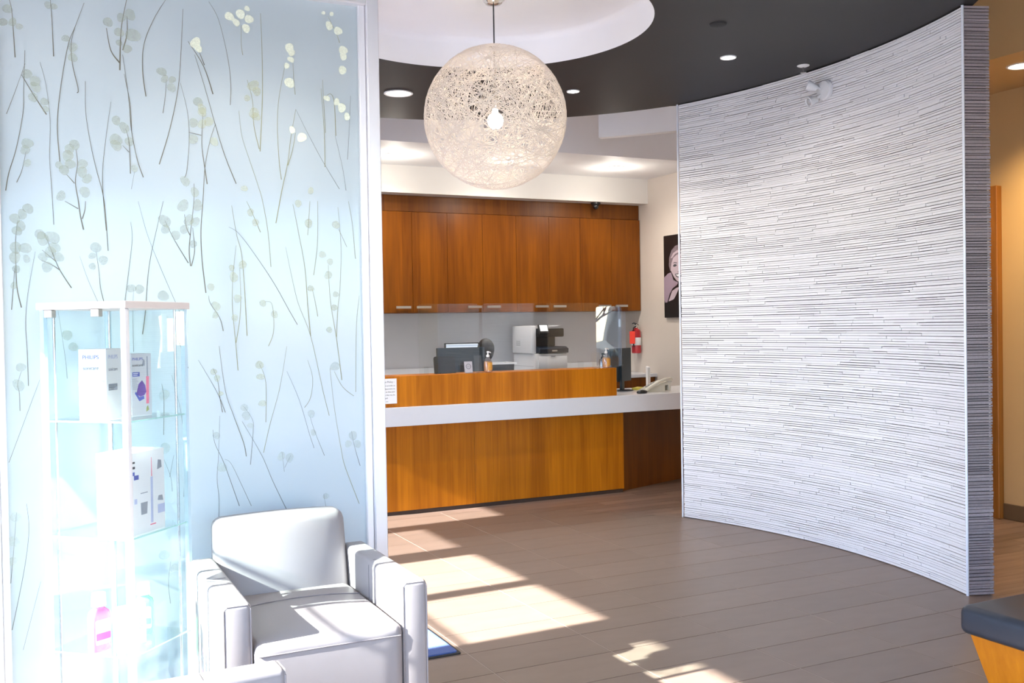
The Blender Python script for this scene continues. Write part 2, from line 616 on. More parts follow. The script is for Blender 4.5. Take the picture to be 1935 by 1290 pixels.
# ---- glazed facade on the left (x = XL) and, added for light, behind the camera (y = YF)
def glazed_wall(name, axis, pos, out, lo, hi, opens, m):
    """axis 'Y': wall runs along Y at x = pos; opens = (a0, a1, z0, z1)"""
    bm = new_bm()
    def add(a0, a1, z0, z1):
        if a1 - a0 < 1e-4 or z1 - z0 < 1e-4:
            return
        p0, p1 = sorted((pos, pos + out))
        if axis == 'Y':
            box(bm, p0, p1, a0, a1, z0, z1)
        else:
            box(bm, a0, a1, p0, p1, z0, z1)
    cur = lo
    for a0, a1, z0, z1 in opens:
        add(cur, a0, -0.006, 3.75)
        add(a0, a1, -0.006, z0)
        add(a0, a1, z1, 3.75)
        cur = a1
    add(cur, hi, -0.006, 3.75)
    return struct(part(name, bm, m, smooth=0))

wcount = [0]
def window(axis, pos, out, a0, a1, z0, z1, transom, gm, fr=0.03):
    """frame fills the fr-wide margin of the opening"""
    wcount[0] += 1
    bm = new_bm()
    q0, q1 = sorted((pos + out * 0.3, pos + out * 0.7))
    def bar(b, s0, s1, t0, t1, d0=q0, d1=q1):
        if axis == 'Y':
            box(b, d0, d1, s0, s1, t0, t1)
        else:
            box(b, s0, s1, d0, d1, t0, t1)
    bar(bm, a0, a0 + fr, z0, z1); bar(bm, a1 - fr, a1, z0, z1)
    bar(bm, a0 + fr, a1 - fr, z1 - fr, z1); bar(bm, a0 + fr, a1 - fr, z0, z0 + fr)
    w = struct(part('window_%d' % wcount[0], bm, ALU, smooth=0))
    mid = (q0 + q1) / 2
    if transom:
        bm = new_bm(); bar(bm, a0 + fr, a1 - fr, transom - 0.010, transom + 0.010, mid - 0.01, mid + 0.01)
        part('transom', bm, ALU, w, smooth=0)
        spans = ((z0 + fr, transom - 0.010), (transom + 0.010, z1 - fr))
    else:
        spans = ((z0 + fr, z1 - fr),)
    for s0, s1 in spans:
        bm = new_bm(); bar(bm, a0 + fr, a1 - fr, s0, s1, mid - 0.003, mid + 0.003)
        part('pane', bm, gm, w, smooth=0)
    return w

HEAD = 2.735
bays = [(-2.5, -1.45), (-1.40, -0.35), (-0.30, 0.75), (0.80, 1.85), (1.90, 2.95), (3.00, 3.80)]
entry = [(4.20, 4.98), (5.11, 5.87)]
side = [(6.12, 6.80, 0.1, HEAD), (6.98, 7.44, 0.1, 3.15)]
fr = 0.022
ops = [(a - fr, b + fr, 0.06, HEAD + fr) for a, b in bays + entry] + [(a - fr, b + fr, z0, z1 + fr) for a, b, z0, z1 in side]
glazed_wall('wall_left', 'Y', XL, -0.14, YF - 0.14, YB + 0.14, ops, WHITE)
for i, (a0, a1, z0, z1) in enumerate(ops):
    window('Y', XL, -0.14, a0, a1, z0, z1, 2.275 if i < 8 else None, WINDOWG if i < 8 else TINTG, fr)
rops = [(-1.9, 0.0, 0.1, 2.95), (0.1, 2.0, 0.1, 2.95), (2.1, 4.0, 0.1, 2.95)]  # unseen windows behind the camera, added to bring in frontal daylight
glazed_wall('wall_front', 'X', YF, -0.14, XL, XR, rops, WHITE)
for a0, a1, z0, z1 in rops:
    window('X', YF, -0.14, a0, a1, z0, z1, None, WINDOWG, 0.05)

# ---- plain walls
bm = new_bm(); box(bm, XL, XR, YB, YB + 0.14, -0.006, 3.75)
struct(part('wall_back', bm, GREYWALL, smooth=0))
bm = new_bm(); box(bm, XR, XR + 0.14, 6.75, YB, -0.006, 3.75)
struct(part('wall_reception', bm, GREIGE, smooth=0))
bm = new_bm(); box(bm, XR, XR + 0.14, YF, 6.75, -0.006, 3.75)
wr = struct(part('wall_right', bm, TANWALL, smooth=0))
bm = new_bm(); box(bm, XL, -0.14, 4.09, 4.19, -0.006, 3.75)
struct(part('wall_partition', bm, mat('stone_grey_paint', (0.34, 0.34, 0.35), 0.6, noise=0.03, scale=5), smooth=0))
bm = new_bm(); box(bm, XL, 2.1, 8.05, 8.17, -0.006, 3.75)
struct(part('wall_entry', bm, WHITE, smooth=0))
# door in the right wall, wooden casing
DY0, DY1, DZ = 5.11, 6.10, 2.50
dw = wood('oak_casing', (0.20, 0.075, 0.012), (0.40, 0.16, 0.03), 'Z', 0.4, 0.3)
bm = new_bm()
box(bm, XR - 0.035, XR - 0.001, DY0 + 0.07, DY1 - 0.07, 0.0, DZ - 0.07)
d1 = struct(part('door_1', bm, dw, smooth=0))
for a, b, z0, z1 in ((DY0, DY0 + 0.07, -0.003, DZ), (DY1 - 0.07, DY1, -0.003, DZ), (DY0 + 0.07, DY1 - 0.07, DZ - 0.07, DZ)):
    part('casing', bbox(XR - 0.06, XR - 0.001, a, b, z0, z1, 0.004, 1), dw, d1)
bm = new_bm(); lathe(bm, [(0.0, -0.1), (0.022, -0.1), (0.03, -0.075), (0.022, -0.055), (0.01, -0.05), (0.01, -0.035)], 12, (XR, DY0 + 0.14, 1.0), 'X')
part('door_knob', bm, CHROME, d1)
bbm = mat('brown_baseboard', (0.12, 0.075, 0.04), 0.5, noise=0.1)
struct(part('baseboard_right', bbox(XR - 0.016, XR - 0.001, YF + 0.05, DY0, -0.003, 0.115, 0.003, 1), bbm, smooth=0))
struct(part('baseboard_hall', bbox(XR - 0.016, XR - 0.001, DY1, 7.9, -0.003, 0.115, 0.003, 1), bbm, smooth=0))

# ---- ceilings
bm = new_bm(); box(bm, XL, XR, YF, YB, 3.70, 3.75)
ceil = struct(part('ceiling', bm, WHITE, smooth=0))
bm = new_bm(); box(bm, XL, XR, YF, 2.35, ZC, 3.70); part('lower_ceiling', bm, WHITE, ceil, smooth=0)
bm = new_bm(); box(bm, XL, -0.6, 2.35, 8.58, ZC, 3.70); part('lower_ceiling', bm, WHITE, ceil, smooth=0)
bm = new_bm(); box(bm, 5.72, XR, 2.35, 6.2, ZC, 3.70); part('hall_ceiling', bm, TANWALL, ceil, smooth=0)
bm = new_bm(); box(bm, XL, XR, 8.58, YB, ZC, 3.70); part('soffit', bm, WHITE, ceil, smooth=0)
bm = new_bm(); box(bm, XL, XR, 9.83, YB, 2.915, ZC); part('bulkhead', bm, CREAM, ceil, smooth=0)
# curved fascia hung in the slot behind the round ceiling
bm = new_bm()
poly = [(DISC_C[0] + r * math.cos(a), DISC_C[1] + r * math.sin(a)) for r, rg in ((3.42, range(0, 17)), (3.50, range(16, -1, -1))) for a in [math.radians(48.2 - 3.6 * k) for k in rg]]
prism(bm, poly, ZC, 3.70, 'Z')
part('curved_fascia', bm, WHITE, ceil)
# round charcoal ceiling with an open eye
def outer_pt(a):
    c = DISC_C
    d = (math.cos(a), math.sin(a))
    r = DISC_R
    deg = math.degrees(a) % 360
    if deg < 27.5 or deg > 325:
        # run to the middle of the curved wall
        px, py = c[0] - WALL_C[0], c[1] - WALL_C[1]
        b = px * d[0] + py * d[1]
        r = -b + math.sqrt(b * b - (px * px + py * py - (WALL_R + 0.07) ** 2))
    elif deg >= 180:
        r = 2.66
    return (c[0] + d[0] * r, c[1] + d[1] * r)
NSEG = 144
bm = new_bm()
rings = []
for z in (ZC, ZC + 0.10):
    o = [bm.verts.new(outer_pt(2 * PI * k / NSEG) + (z,)) for k in range(NSEG)]
    i_ = [bm.verts.new((HOLE_C[0] + HOLE_R * math.cos(2 * PI * k / NSEG), HOLE_C[1] + HOLE_R * math.sin(2 * PI * k / NSEG), z)) for k in range(NSEG)]
    rings.append((o, i_))
for k in range(NSEG):
    j = (k + 1) % NSEG
    (o0, i0), (o1, i1) = rings
    bm.faces.new((o0[k], o0[j], i0[j], i0[k])); bm.faces.new((o1[k], i1[k], i1[j], o1[j]))
    bm.faces.new((o0[k], o1[k], o1[j], o0[j])); bm.faces.new((i0[k], i0[j], i1[j], i1[k]))
part('round_charcoal_ceiling', bm, CHAR, ceil, smooth=0)['label'] = 'charcoal painted round dropped ceiling with a white eye cut in it'
bm = new_bm()
lathe(bm, [(HOLE_R - 0.001, ZC + 0.0005), (HOLE_R - 0.001, ZC + 0.155), (HOLE_R - 0.012, ZC + 0.185), (HOLE_R - 0.04, ZC + 0.197), (0.0, ZC + 0.20)], 96, (HOLE_C[0], HOLE_C[1], 0), caps=False)
part('ceiling_eye', bm, WHITE, ceil, smooth=50)

# ---- curved wall of stacked stone strips
def wpt(ang, r, z):
    return Vector((WALL_C[0] + r * math.cos(ang), WALL_C[1] + r * math.sin(ang), z))
A0 = math.asin((3.785 - WALL_C[1]) / WALL_R)
A1 = math.asin((6.37 - WALL_C[1]) / WALL_R)
TH = 0.148
bm = new_bm()
n = 36
lo, hi = [], []
for k in range(n + 1):
    a = A0 + (A1 - A0) * k / n
    lo.append((WALL_C[0] + (WALL_R + 0.012) * math.cos(a), WALL_C[1] + (WALL_R + 0.012) * math.sin(a)))
    hi.append((WALL_C[0] + (WALL_R + TH - 0.012) * math.cos(a), WALL_C[1] + (WALL_R + TH - 0.012) * math.sin(a)))
prism(bm, lo + hi[::-1], -0.006, ZC - 0.001, 'Z')
cw = struct(part('wall_curved', bm, BACKING))

def strip_mesh(bm, a0, a1, z0, z1, r0, r1):
    seg = max(1, int((a1 - a0) * WALL_R / 0.14) + 1)
    prev = None
    for k in range(seg + 1):
        a = a0 + (a1 - a0) * k / seg
        cur = [bm.verts.new(wpt(a, r, z)) for r, z in ((r0, z0), (r0, z1), (r1, z1), (r1, z0))]
        if prev:
            for i in range(4):
                bm.faces.new((prev[i], prev[(i + 1) % 4], cur[(i + 1) % 4], cur[i]))
        else:
            bm.faces.new(cur[::-1])
        prev = cur
    bm.faces.new(prev)

rng = random.Random(11)
strips = []
z = 0.004
while z < ZC - 0.006:
    h = rng.choice((0.0125, 0.0145, 0.0155, 0.0165, 0.019))
    z1 = min(z + h, ZC - 0.003)
    a = A0 + 0.0012
    while a < A1 - 0.002:
        L = rng.uniform(0.12, 0.62) / WALL_R
        a1 = a + L
        if a1 > A1 - 0.09 / WALL_R:
            a1 = A1 - 0.001
        dz0 = rng.choice((0.0, 0.0, 0.0007))
        strips.append((a, a1 - rng.choice((0.001, 0.0016, 0.003)) / WALL_R, z + 0.0005 + dz0, z1 - rng.choice((0.0008, 0.0020, 0.0028, 0.0036)), WALL_R + rng.uniform(-0.003, 0.0025)))
        a = a1
    z = z1
# the 300 that show largest stay single pieces, the rest is one mass
def shown(s):
    m = wpt((s[0] + s[1]) / 2, WALL_R, (s[2] + s[3]) / 2)
    d = (m - Vector((0, 0, 1.51))).length
    return (s[1] - s[0]) * (s[3] - s[2]) / d ** 2
strips.sort(key=shown, reverse=True)
for s in strips[:300]:
    bm = new_bm(); strip_mesh(bm, s[0], s[1], s[2], s[3], s[4], WALL_R + 0.013)
    part('stone_strip', bm, STRIP, cw, smooth=0)
bm = new_bm()
for s in strips[300:]:
    strip_mesh(bm, s[0], s[1], s[2], s[3], s[4], WALL_R + 0.013)
part('stone_strip_courses', bm, STRIP, cw, smooth=0, kind='stuff')
# end face: stacked board edges, radial
def end_strips(ang, sgn, name, m, z0=0.004, limit=300):
    z = z0
    t = Vector((-math.sin(ang), math.cos(ang), 0)) * sgn
    k = 0
    while z < ZC - 0.004:
        h = rng.choice((0.012, 0.014, 0.0155, 0.017, 0.02))
        z1 = min(z + h, ZC - 0.002)
        bm = new_bm()
        e = rng.uniform(-0.002, 0.003); d = rng.uniform(0.012, 0.016)
        r0, r1 = WALL_R + 0.004, WALL_R + TH + e
        p = [wpt(ang, r0, 0), wpt(ang, r1, 0), wpt(ang, r1, 0) + t * d, wpt(ang, r0, 0) + t * d]
        prism(bm, [(q.x, q.y) for q in p], z + 0.0006, z1 - rng.choice((0.0022, 0.0035, 0.0045)), 'Z')
        part(name, bm, m, cw, smooth=0)
        z = z1
end_strips(A0, -1, 'edge_board', STRIPE)
# pale metal corner beads
for a, rr in ((A0, 0.004), (A1, 0.004)):
    t = Vector((-math.sin(a), math.cos(a), 0)) * (-1 if a < 0 else 1)
    c = wpt(a, WALL_R - 0.001, 0) + t * 0.008
    bm = new_bm(); tube(bm, [(c.x, c.y, 0), (c.x, c.y, ZC - 0.001)], 0.0075, 8)
    part('corner_bead', bm, mat('pale_metal_bead', (0.74, 0.76, 0.82), 0.4, metal=0.2, noise=0.02), cw)

# ---- back boards on the far face of the curved wall
bm = new_bm()
k0 = [(WALL_C[0] + (WALL_R + TH - 0.012) * math.cos(a), WALL_C[1] + (WALL_R + TH - 0.012) * math.sin(a)) for a in [A0 + (A1 - A0) * k / n for k in range(n + 1)]]
k1 = [(WALL_C[0] + (WALL_R + TH) * math.cos(a), WALL_C[1] + (WALL_R + TH) * math.sin(a)) for a in [A0 + (A1 - A0) * k / n for k in range(n + 1)]]
prism(bm, k0 + k1[::-1], 0.0, ZC - 0.001, 'Z')
part('rear_lining', bm, GREIGE, cw)

# ================================================================== PANEL WITH PRESSED PLANTS
def panel_mat():
    m = bpy.data.materials.new('frosted_resin')
    m.use_nodes = True
    nt = m.node_tree; N, L = nt.nodes, nt.links; N.clear()
    out = N.new('ShaderNodeOutputMaterial')
    ge = N.new('ShaderNodeNewGeometry')
    nz = N.new('ShaderNodeTexNoise'); nz.inputs['Scale'].default_value = 2.2; nz.inputs['Detail'].default_value = 3
    L.new(ge.outputs['Position'], nz.inputs[0])
    mx = N.new('ShaderNodeMix'); mx.data_type = 'RGBA'
    mx.inputs[6].default_value = (0.62, 0.70, 0.73, 1); mx.inputs[7].default_value = (0.69, 0.755, 0.77, 1)
    L.new(nz.outputs[0], mx.inputs[0])
    df = N.new('ShaderNodeBsdfDiffuse'); tl = N.new('ShaderNodeBsdfTranslucent')
    L.new(mx.outputs[2], df.inputs[0]); L.new(mx.outputs[2], tl.inputs[0])
    m1 = N.new('ShaderNodeMixShader'); m1.inputs[0].default_value = 0.42
    L.new(df.outputs[0], m1.inputs[1]); L.new(tl.outputs[0], m1.inputs[2])
    gl = N.new('ShaderNodeBsdfGlossy'); gl.inputs['Roughness'].default_value = 0.12
    lw = N.new('ShaderNodeLayerWeight'); lw.inputs[0].default_value = 0.5
    pw = N.new('ShaderNodeMath'); pw.operation = 'POWER'; pw.inputs[1].default_value = 5
    ma = N.new('ShaderNodeMath'); ma.operation = 'MULTIPLY_ADD'; ma.inputs[1].default_value = 0.95; ma.inputs[2].default_value = 0.05
    L.new(lw.outputs['Facing'], pw.inputs[0]); L.new(pw.outputs[0], ma.inputs[0])
    m2 = N.new('ShaderNodeMixShader')
    L.new(ma.outputs[0], m2.inputs[0]); L.new(m1.outputs[0], m2.inputs[1]); L.new(gl.outputs[0], m2.inputs[2])
    L.new(m2.outputs[0], out.inputs[0])
    return m
PX0, PX1, PZ0, PZ1 = -0.085, 1.318, 0.10, 2.885
pn = thing('glass_partition', 'tall frosted partition with pressed dried flowers in a pale metal frame', 'partition', (0.62, 4.14, 0))
def loc_bm(b):          # partition-local offset
    bmesh.ops.translate(b, verts=b.verts, vec=(-0.62, -4.14, 0)); return b
part('resin_sheet', loc_bm(bbox(PX0 - 0.01, PX1 + 0.01, 4.131, 4.149, PZ0 - 0.01, PZ1 + 0.01, 0)), panel_mat(), pn, smooth=0)
FR = mat('silver_frame', (0.78, 0.76, 0.78), 0.35, metal=0.35, noise=0.02, scale=30, stretch=(1, 1, 0.05))
part('post', loc_bm(bbox(1.330, 1.383, 4.085, 4.19, -0.003, 3.2, 0.003, 1)), FR, pn)
part('post', loc_bm(bbox(-0.140, -0.098, 4.085, 4.19, -0.003, 3.2, 0.003, 1)), FR, pn)
part('glazing_stop', loc_bm(bbox(1.300, 1.329, 4.106, 4.130, PZ0, PZ1, 0.003, 1)), FR, pn)
part('glazing_stop', loc_bm(bbox(-0.097, -0.072, 4.106, 4.130, PZ0, PZ1, 0.003, 1)), FR, pn)
part('top_rail', loc_bm(bbox(-0.0975, 1.3295, 4.085, 4.19, PZ1, 3.2, 0.003, 1)), FR, pn)
part('bottom_rail', loc_bm(bbox(-0.0975, 1.3295, 4.085, 4.19, -0.003, PZ0, 0.003, 1)), FR, pn)

SPR = [(2,[[(-0.03,2.749),(-0.022,2.712),(-0.018,2.636),(-0.014,2.534)]],[(-0.036,2.71,0.017),(-0.02,2.663,0.015),(0.002,2.649,0.012),(-0.051,2.659,0.015)]),
(2,[[(0.109,2.767),(0.113,2.69),(0.116,2.551)]],[(0.101,2.741,0.013),(0.121,2.738,0.012)]),
(2,[[(0.226,2.765),(0.193,2.672),(0.166,2.596),(0.137,2.432),(0.123,2.292),(0.129,2.157)]],[]),
(2,[[(0.193,2.672),(0.178,2.609),(0.18,2.531),(0.198,2.438),(0.194,2.421)]],[(0.159,2.623,0.014),(0.183,2.592,0.017),(0.181,2.553,0.017)]),
(3,[[(0.379,2.801),(0.359,2.702),(0.352,2.622),(0.348,2.522)],[(0.303,2.679),(0.317,2.595),(0.348,2.55)],[(0.378,2.733),(0.377,2.665),(0.36,2.6)]],[(0.309,2.702,0.018),(0.357,2.725,0.017),(0.389,2.74,0.021),(0.398,2.661,0.027),(0.347,2.627,0.012),(0.376,2.607,0.017),(0.348,2.667,0.018)]),
(2,[[(0.522,2.814),(0.476,2.733),(0.438,2.631),(0.431,2.527),(0.441,2.429)]],[]),
(2,[[(0.587,2.787),(0.576,2.617),(0.562,2.47),(0.528,2.31),(0.485,2.167)]],[]),
(2.6,[[(0.006,2.472),(0.044,2.402),(0.087,2.331)]],[(0.025,2.477,0.017),(0.05,2.452,0.019),(0.052,2.43,0.019),(0.043,2.391,0.017),(0.081,2.378,0.015),(0.085,2.35,0.012)]),
(2,[[(0.019,2.564),(0.012,2.421),(0.008,2.333),(-0.017,2.2),(-0.044,2.106),(-0.056,2.04)]],[]),
(1.2,[[(0.019,2.515),(-0.013,2.419),(-0.047,2.323)]],[]),
(1.2,[[(0.069,2.525),(0.087,2.444),(0.099,2.307),(0.094,2.174),(0.099,2.047),(0.103,1.919)]],[]),
(1.6,[[(0.224,2.468),(0.223,2.35),(0.236,2.239),(0.255,2.138),(0.281,2.014),(0.291,1.824)]],[]),
(1.5,[[(0.313,2.397),(0.291,2.248),(0.279,2.145),(0.277,2.055),(0.286,1.902)]],[]),
(1.8,[[(0.359,2.583),(0.377,2.425),(0.385,2.294),(0.404,2.181),(0.425,2.113)],[(0.363,2.509),(0.382,2.397),(0.385,2.294)]],[]),
(2,[[(0.364,2.298),(0.376,2.242),(0.378,2.125)],[(0.352,2.232),(0.375,2.208)]],[(0.33,2.327,0.017),(0.359,2.301,0.02),(0.328,2.253,0.023),(0.328,2.231,0.021),(0.376,2.249,0.017)]),
(1,[[(0.393,2.134),(0.38,2.065)]],[(0.393,2.146,0.014)]),
(1.4,[[(0.518,2.501),(0.514,2.443),(0.503,2.369)]],[(0.502,2.531,0.018),(0.512,2.503,0.015),(0.54,2.503,0.014),(0.537,2.471,0.017)]),
(1.4,[[(0.571,2.494),(0.596,2.38),(0.6,2.269),(0.589,2.151),(0.58,2.121)]],[]),
(1.6,[[(0.014,2.186),(0.0,2.119),(-0.019,2.072)]],[(0.02,2.219,0.02),(0.012,2.194,0.017),(0.018,2.145,0.014)]),
(2.6,[[(0.186,2.207),(0.19,2.152),(0.181,2.084),(0.19,2.011),(0.196,1.955),(0.206,1.903)],[(0.151,2.11),(0.178,2.078)],[(0.143,2.009),(0.189,1.982)],[(0.215,2.012),(0.212,1.978),(0.202,1.944)]],[(0.181,2.224,0.019),(0.163,2.206,0.019),(0.157,2.181,0.021),(0.126,2.143,0.014),(0.143,2.127,0.019),(0.164,2.15,0.019),(0.208,2.153,0.018),(0.205,2.122,0.02),(0.222,2.097,0.018),(0.13,2.028,0.018),(0.213,2.046,0.02)]),
(2.4,[[(0.604,2.661),(0.662,2.567),(0.696,2.46)],[(0.646,2.624),(0.665,2.573)]],[(0.632,2.658,0.021),(0.643,2.636,0.015)]),
(1.8,[[(0.628,2.611),(0.666,2.479),(0.708,2.317),(0.741,2.206),(0.78,2.105)]],[]),
(1.2,[[(0.687,2.829),(0.723,2.763),(0.755,2.624),(0.767,2.512),(0.763,2.422)]],[]),
(1.2,[[(0.813,2.75),(0.812,2.672),(0.817,2.629)]],[(0.767,2.779,0.018),(0.811,2.794,0.019),(0.838,2.819,0.011),(0.844,2.777,0.018),(0.793,2.758,0.015),(0.832,2.738,0.017)]),
(2,[[(0.892,2.807),(0.895,2.663),(0.893,2.469),(0.879,2.242)]],[]),
(1.8,[[(0.833,2.53),(0.852,2.448),(0.856,2.346),(0.876,2.251)]],[(0.856,2.508,0.023),(0.87,2.486,0.018),(0.857,2.397,0.021),(0.831,2.455,0.013),(0.865,2.383,0.018)]),
(2.2,[[(0.655,2.384),(0.65,2.301),(0.649,2.242),(0.659,2.154),(0.666,2.098)],[(0.599,2.301),(0.647,2.292)]],[(0.637,2.424,0.019),(0.652,2.396,0.019),(0.652,2.384,0.018),(0.618,2.339,0.018),(0.651,2.337,0.018),(0.677,2.348,0.019),(0.616,2.274,0.019),(0.696,2.269,0.017)]),
(2.2,[[(0.703,2.341),(0.681,2.274),(0.659,2.166),(0.648,2.029),(0.638,1.91),(0.64,1.792),(0.652,1.662)]],[]),
(1.3,[[(0.797,2.401),(0.807,2.3),(0.835,2.206),(0.869,2.099),(0.885,2.038),(0.904,1.918),(0.914,1.769)]],[]),
(1.3,[[(1.022,2.634),(1.024,2.548),(1.029,2.487)]],[(1.008,2.678,0.019),(1.017,2.66,0.015),(1.013,2.63,0.013),(0.995,2.603,0.012),(1.005,2.534,0.021)]),
(1.6,[[(0.988,2.6),(0.961,2.469),(0.952,2.353),(0.956,2.213),(0.964,2.131)]],[]),
(2,[[(1.03,2.426),(1.007,2.308),(0.992,2.203),(0.965,2.085),(0.938,1.95)]],[]),
(2,[[(1.027,2.328),(1.012,2.253),(0.992,2.191)]],[(1.053,2.311,0.02),(1.013,2.339,0.014)]),
(1.4,[[(1.174,2.829),(1.21,2.759),(1.223,2.723)]],[(1.179,2.789,0.017),(1.217,2.772,0.018),(1.19,2.84,0.009),(1.155,2.84,0.008),(1.238,2.693,0.019),(1.238,2.668,0.017),(1.233,2.608,0.018)]),
(1.8,[[(1.139,2.522),(1.148,2.367),(1.15,2.274),(1.149,2.193)],[(1.146,2.559),(1.154,2.337)]],[]),
(1.8,[[(1.151,2.482),(1.179,2.503),(1.195,2.464),(1.199,2.327)]],[(1.163,2.483,0.013),(1.205,2.471,0.014),(1.227,2.448,0.019),(1.249,2.412,0.015)]),
(1.1,[[(1.196,2.327),(1.225,2.197),(1.239,2.098)]],[]),
(1,[[(1.267,2.502),(1.257,2.344),(1.248,2.23)]],[]),
(1,[[(1.03,2.426),(1.075,2.337),(1.136,2.224),(1.21,2.103)]],[]),
(2.2,[[(0.615,2.098),(0.613,2.028),(0.6,1.921),(0.591,1.833),(0.595,1.769)],[(0.606,1.922),(0.612,1.834),(0.598,1.769)],[(0.576,1.974),(0.583,1.921),(0.596,1.892)]],[(0.571,2.008,0.023),(0.592,1.951,0.021),(0.615,1.945,0.019),(0.627,2.011,0.021),(0.607,1.857,0.015),(0.574,1.915,0.018),(0.581,2.105,0.019),(0.617,2.063,0.018)]),
(1.6,[[(0.663,1.651),(0.668,1.621),(0.704,1.561),(0.717,1.508)]],[(0.672,1.686,0.015),(0.691,1.609,0.018),(0.687,1.573,0.014)]),
(1.6,[[(0.82,2.036),(0.842,1.989),(0.874,1.911)]],[(0.835,1.991,0.015),(0.854,1.95,0.015),(0.812,2.087,0.013)]),
(1.8,[[(0.76,2.016),(0.778,1.897),(0.795,1.825),(0.804,1.699),(0.811,1.487)]],[]),
(1.6,[[(0.775,1.855),(0.76,1.735),(0.755,1.603),(0.765,1.459),(0.772,1.347)],[(0.787,1.765),(0.789,1.645),(0.783,1.554),(0.766,1.459)]],[(0.763,1.726,0.019),(0.799,1.777,0.017),(0.776,1.639,0.017),(0.763,1.561,0.014),(0.755,1.764,0.012)]),
(1.2,[[(0.747,1.929),(0.787,1.903),(0.857,1.808),(0.927,1.699),(0.986,1.589),(1.019,1.53)]],[]),
(1.4,[[(0.883,1.626),(0.913,1.62),(0.921,1.553),(0.917,1.492),(0.897,1.443)]],[(0.924,1.574,0.015),(0.877,1.62,0.014)]),
(2,[[(1.01,2.031),(1.03,1.921),(1.055,1.768),(1.064,1.613),(1.074,1.48)]],[]),
(1.8,[[(1.082,2.046),(1.07,1.904)]],[(1.074,1.953,0.018),(1.032,2.035,0.015),(1.086,2.09,0.014)]),
(1.5,[[(1.115,2.048),(1.111,1.874),(1.092,1.737)]],[]),
(1.5,[[(1.084,1.681),(1.096,1.625),(1.106,1.563)]],[(1.078,1.681,0.014)]),
(1.2,[[(0.976,1.853),(0.998,1.736),(1.024,1.619),(1.074,1.48),(1.123,1.245),(1.147,1.143)]],[]),
(1.5,[[(1.248,2.053),(1.263,1.965),(1.273,1.833),(1.276,1.808)]],[]),
(1.4,[[(1.204,1.932),(1.238,1.858)]],[(1.191,1.951,0.017)]),
(1.3,[[(1.202,2.026),(1.212,1.863),(1.205,1.688),(1.193,1.593),(1.185,1.474)]],[]),
(1.8,[[(1.155,1.781),(1.162,1.625),(1.185,1.468),(1.205,1.291)]],[(1.131,1.824,0.015),(1.163,1.794,0.014),(1.154,1.737,0.017),(1.185,1.656,0.013),(1.178,1.6,0.014),(1.154,1.506,0.013)]),
(1.2,[[(1.289,1.65),(1.273,1.511),(1.265,1.238)]],[]),
(1.3,[[(0.617,1.394),(0.687,1.263),(0.718,1.179)]],[]),
(1.5,[[(0.673,1.359),(0.691,1.307),(0.698,1.239),(0.707,1.18)]],[(0.675,1.345,0.013),(0.688,1.319,0.013),(0.701,1.256,0.01)]),
(1.6,[[(0.699,1.448),(0.72,1.267),(0.751,1.163),(0.788,1.053),(0.798,0.995)]],[]),
(1.5,[[(0.859,1.37),(0.883,1.294),(0.88,1.13)]],[(0.859,1.367,0.017),(0.861,1.318,0.015),(0.867,1.209,0.015)]),
(1.3,[[(0.973,1.441),(0.94,1.269),(0.897,1.121),(0.868,1.005)]],[]),
(1,[[(0.971,1.337),(1.021,1.213),(1.059,1.076),(1.079,1.01)]],[]),
(1.2,[[(1.059,1.381),(1.079,1.304),(1.068,1.222),(1.042,1.182)]],[]),
(1.4,[[(1.154,1.343),(1.169,1.182),(1.196,0.996),(1.213,0.917),(1.271,0.757)]],[]),
(1.3,[[(1.172,1.33),(1.207,1.263),(1.256,1.221)]],[(1.176,1.351,0.02)]),
(1.7,[[(0.784,1.139),(0.86,0.996),(0.904,0.884),(0.965,0.747)]],[]),
(1.3,[[(0.791,1.201),(0.824,1.148),(0.828,1.102),(0.814,0.96)]],[(0.794,1.195,0.016),(0.801,1.161,0.018),(0.817,1.12,0.013)]),
(1.6,[[(0.668,1.112),(0.675,1.055),(0.709,0.973),(0.766,0.795)]],[(0.681,1.088,0.015)]),
(1.4,[[(0.696,1.166),(0.687,0.998),(0.68,0.913),(0.686,0.828),(0.68,0.688)]],[]),
(1.2,[[(0.712,0.99),(0.736,0.971),(0.773,0.889),(0.814,0.791)]],[(0.7,0.957,0.019)]),
(1,[[(0.944,1.002),(0.952,0.92)],[(0.981,0.988),(0.954,0.937)]],[(0.94,0.985,0.017),(0.975,0.977,0.018)]),
(1.1,[[(1.064,1.146),(1.083,1.08),(1.123,0.975)]],[(1.07,1.155,0.016),(1.077,1.075,0.013)]),
(1.4,[[(1.243,1.071),(1.255,1.004),(1.278,0.92)]],[(1.249,1.052,0.019),(1.267,1.015,0.017),(1.227,1.018,0.015)]),
(1,[[(1.117,0.813),(1.127,0.743)]],[(1.126,0.803,0.013)]),
(2.4,[[(-0.018,1.931),(-0.027,1.86),(-0.028,1.756),(-0.026,1.679),(-0.013,1.608)],[(-0.032,1.756),(-0.046,1.6)]],[(0.017,1.976,0.019),(-0.003,1.954,0.018),(-0.028,1.938,0.019),(-0.009,1.91,0.019),(-0.022,1.893,0.018),(0.004,1.829,0.021),(-0.028,1.83,0.021),(-0.031,1.794,0.021),(-0.027,1.751,0.014),(-0.036,1.69,0.013),(0.008,1.789,0.014)]),
(2.2,[[(0.07,1.887),(0.094,1.818),(0.12,1.749),(0.159,1.681)],[(0.058,1.785),(0.093,1.768),(0.12,1.749)],[(0.061,1.823),(0.108,1.78)]],[(0.055,1.881,0.019),(0.064,1.865,0.024),(0.097,1.871,0.025),(0.102,1.832,0.021),(0.089,1.816,0.021),(0.118,1.797,0.018),(0.077,1.76,0.02),(0.063,1.796,0.017)]),
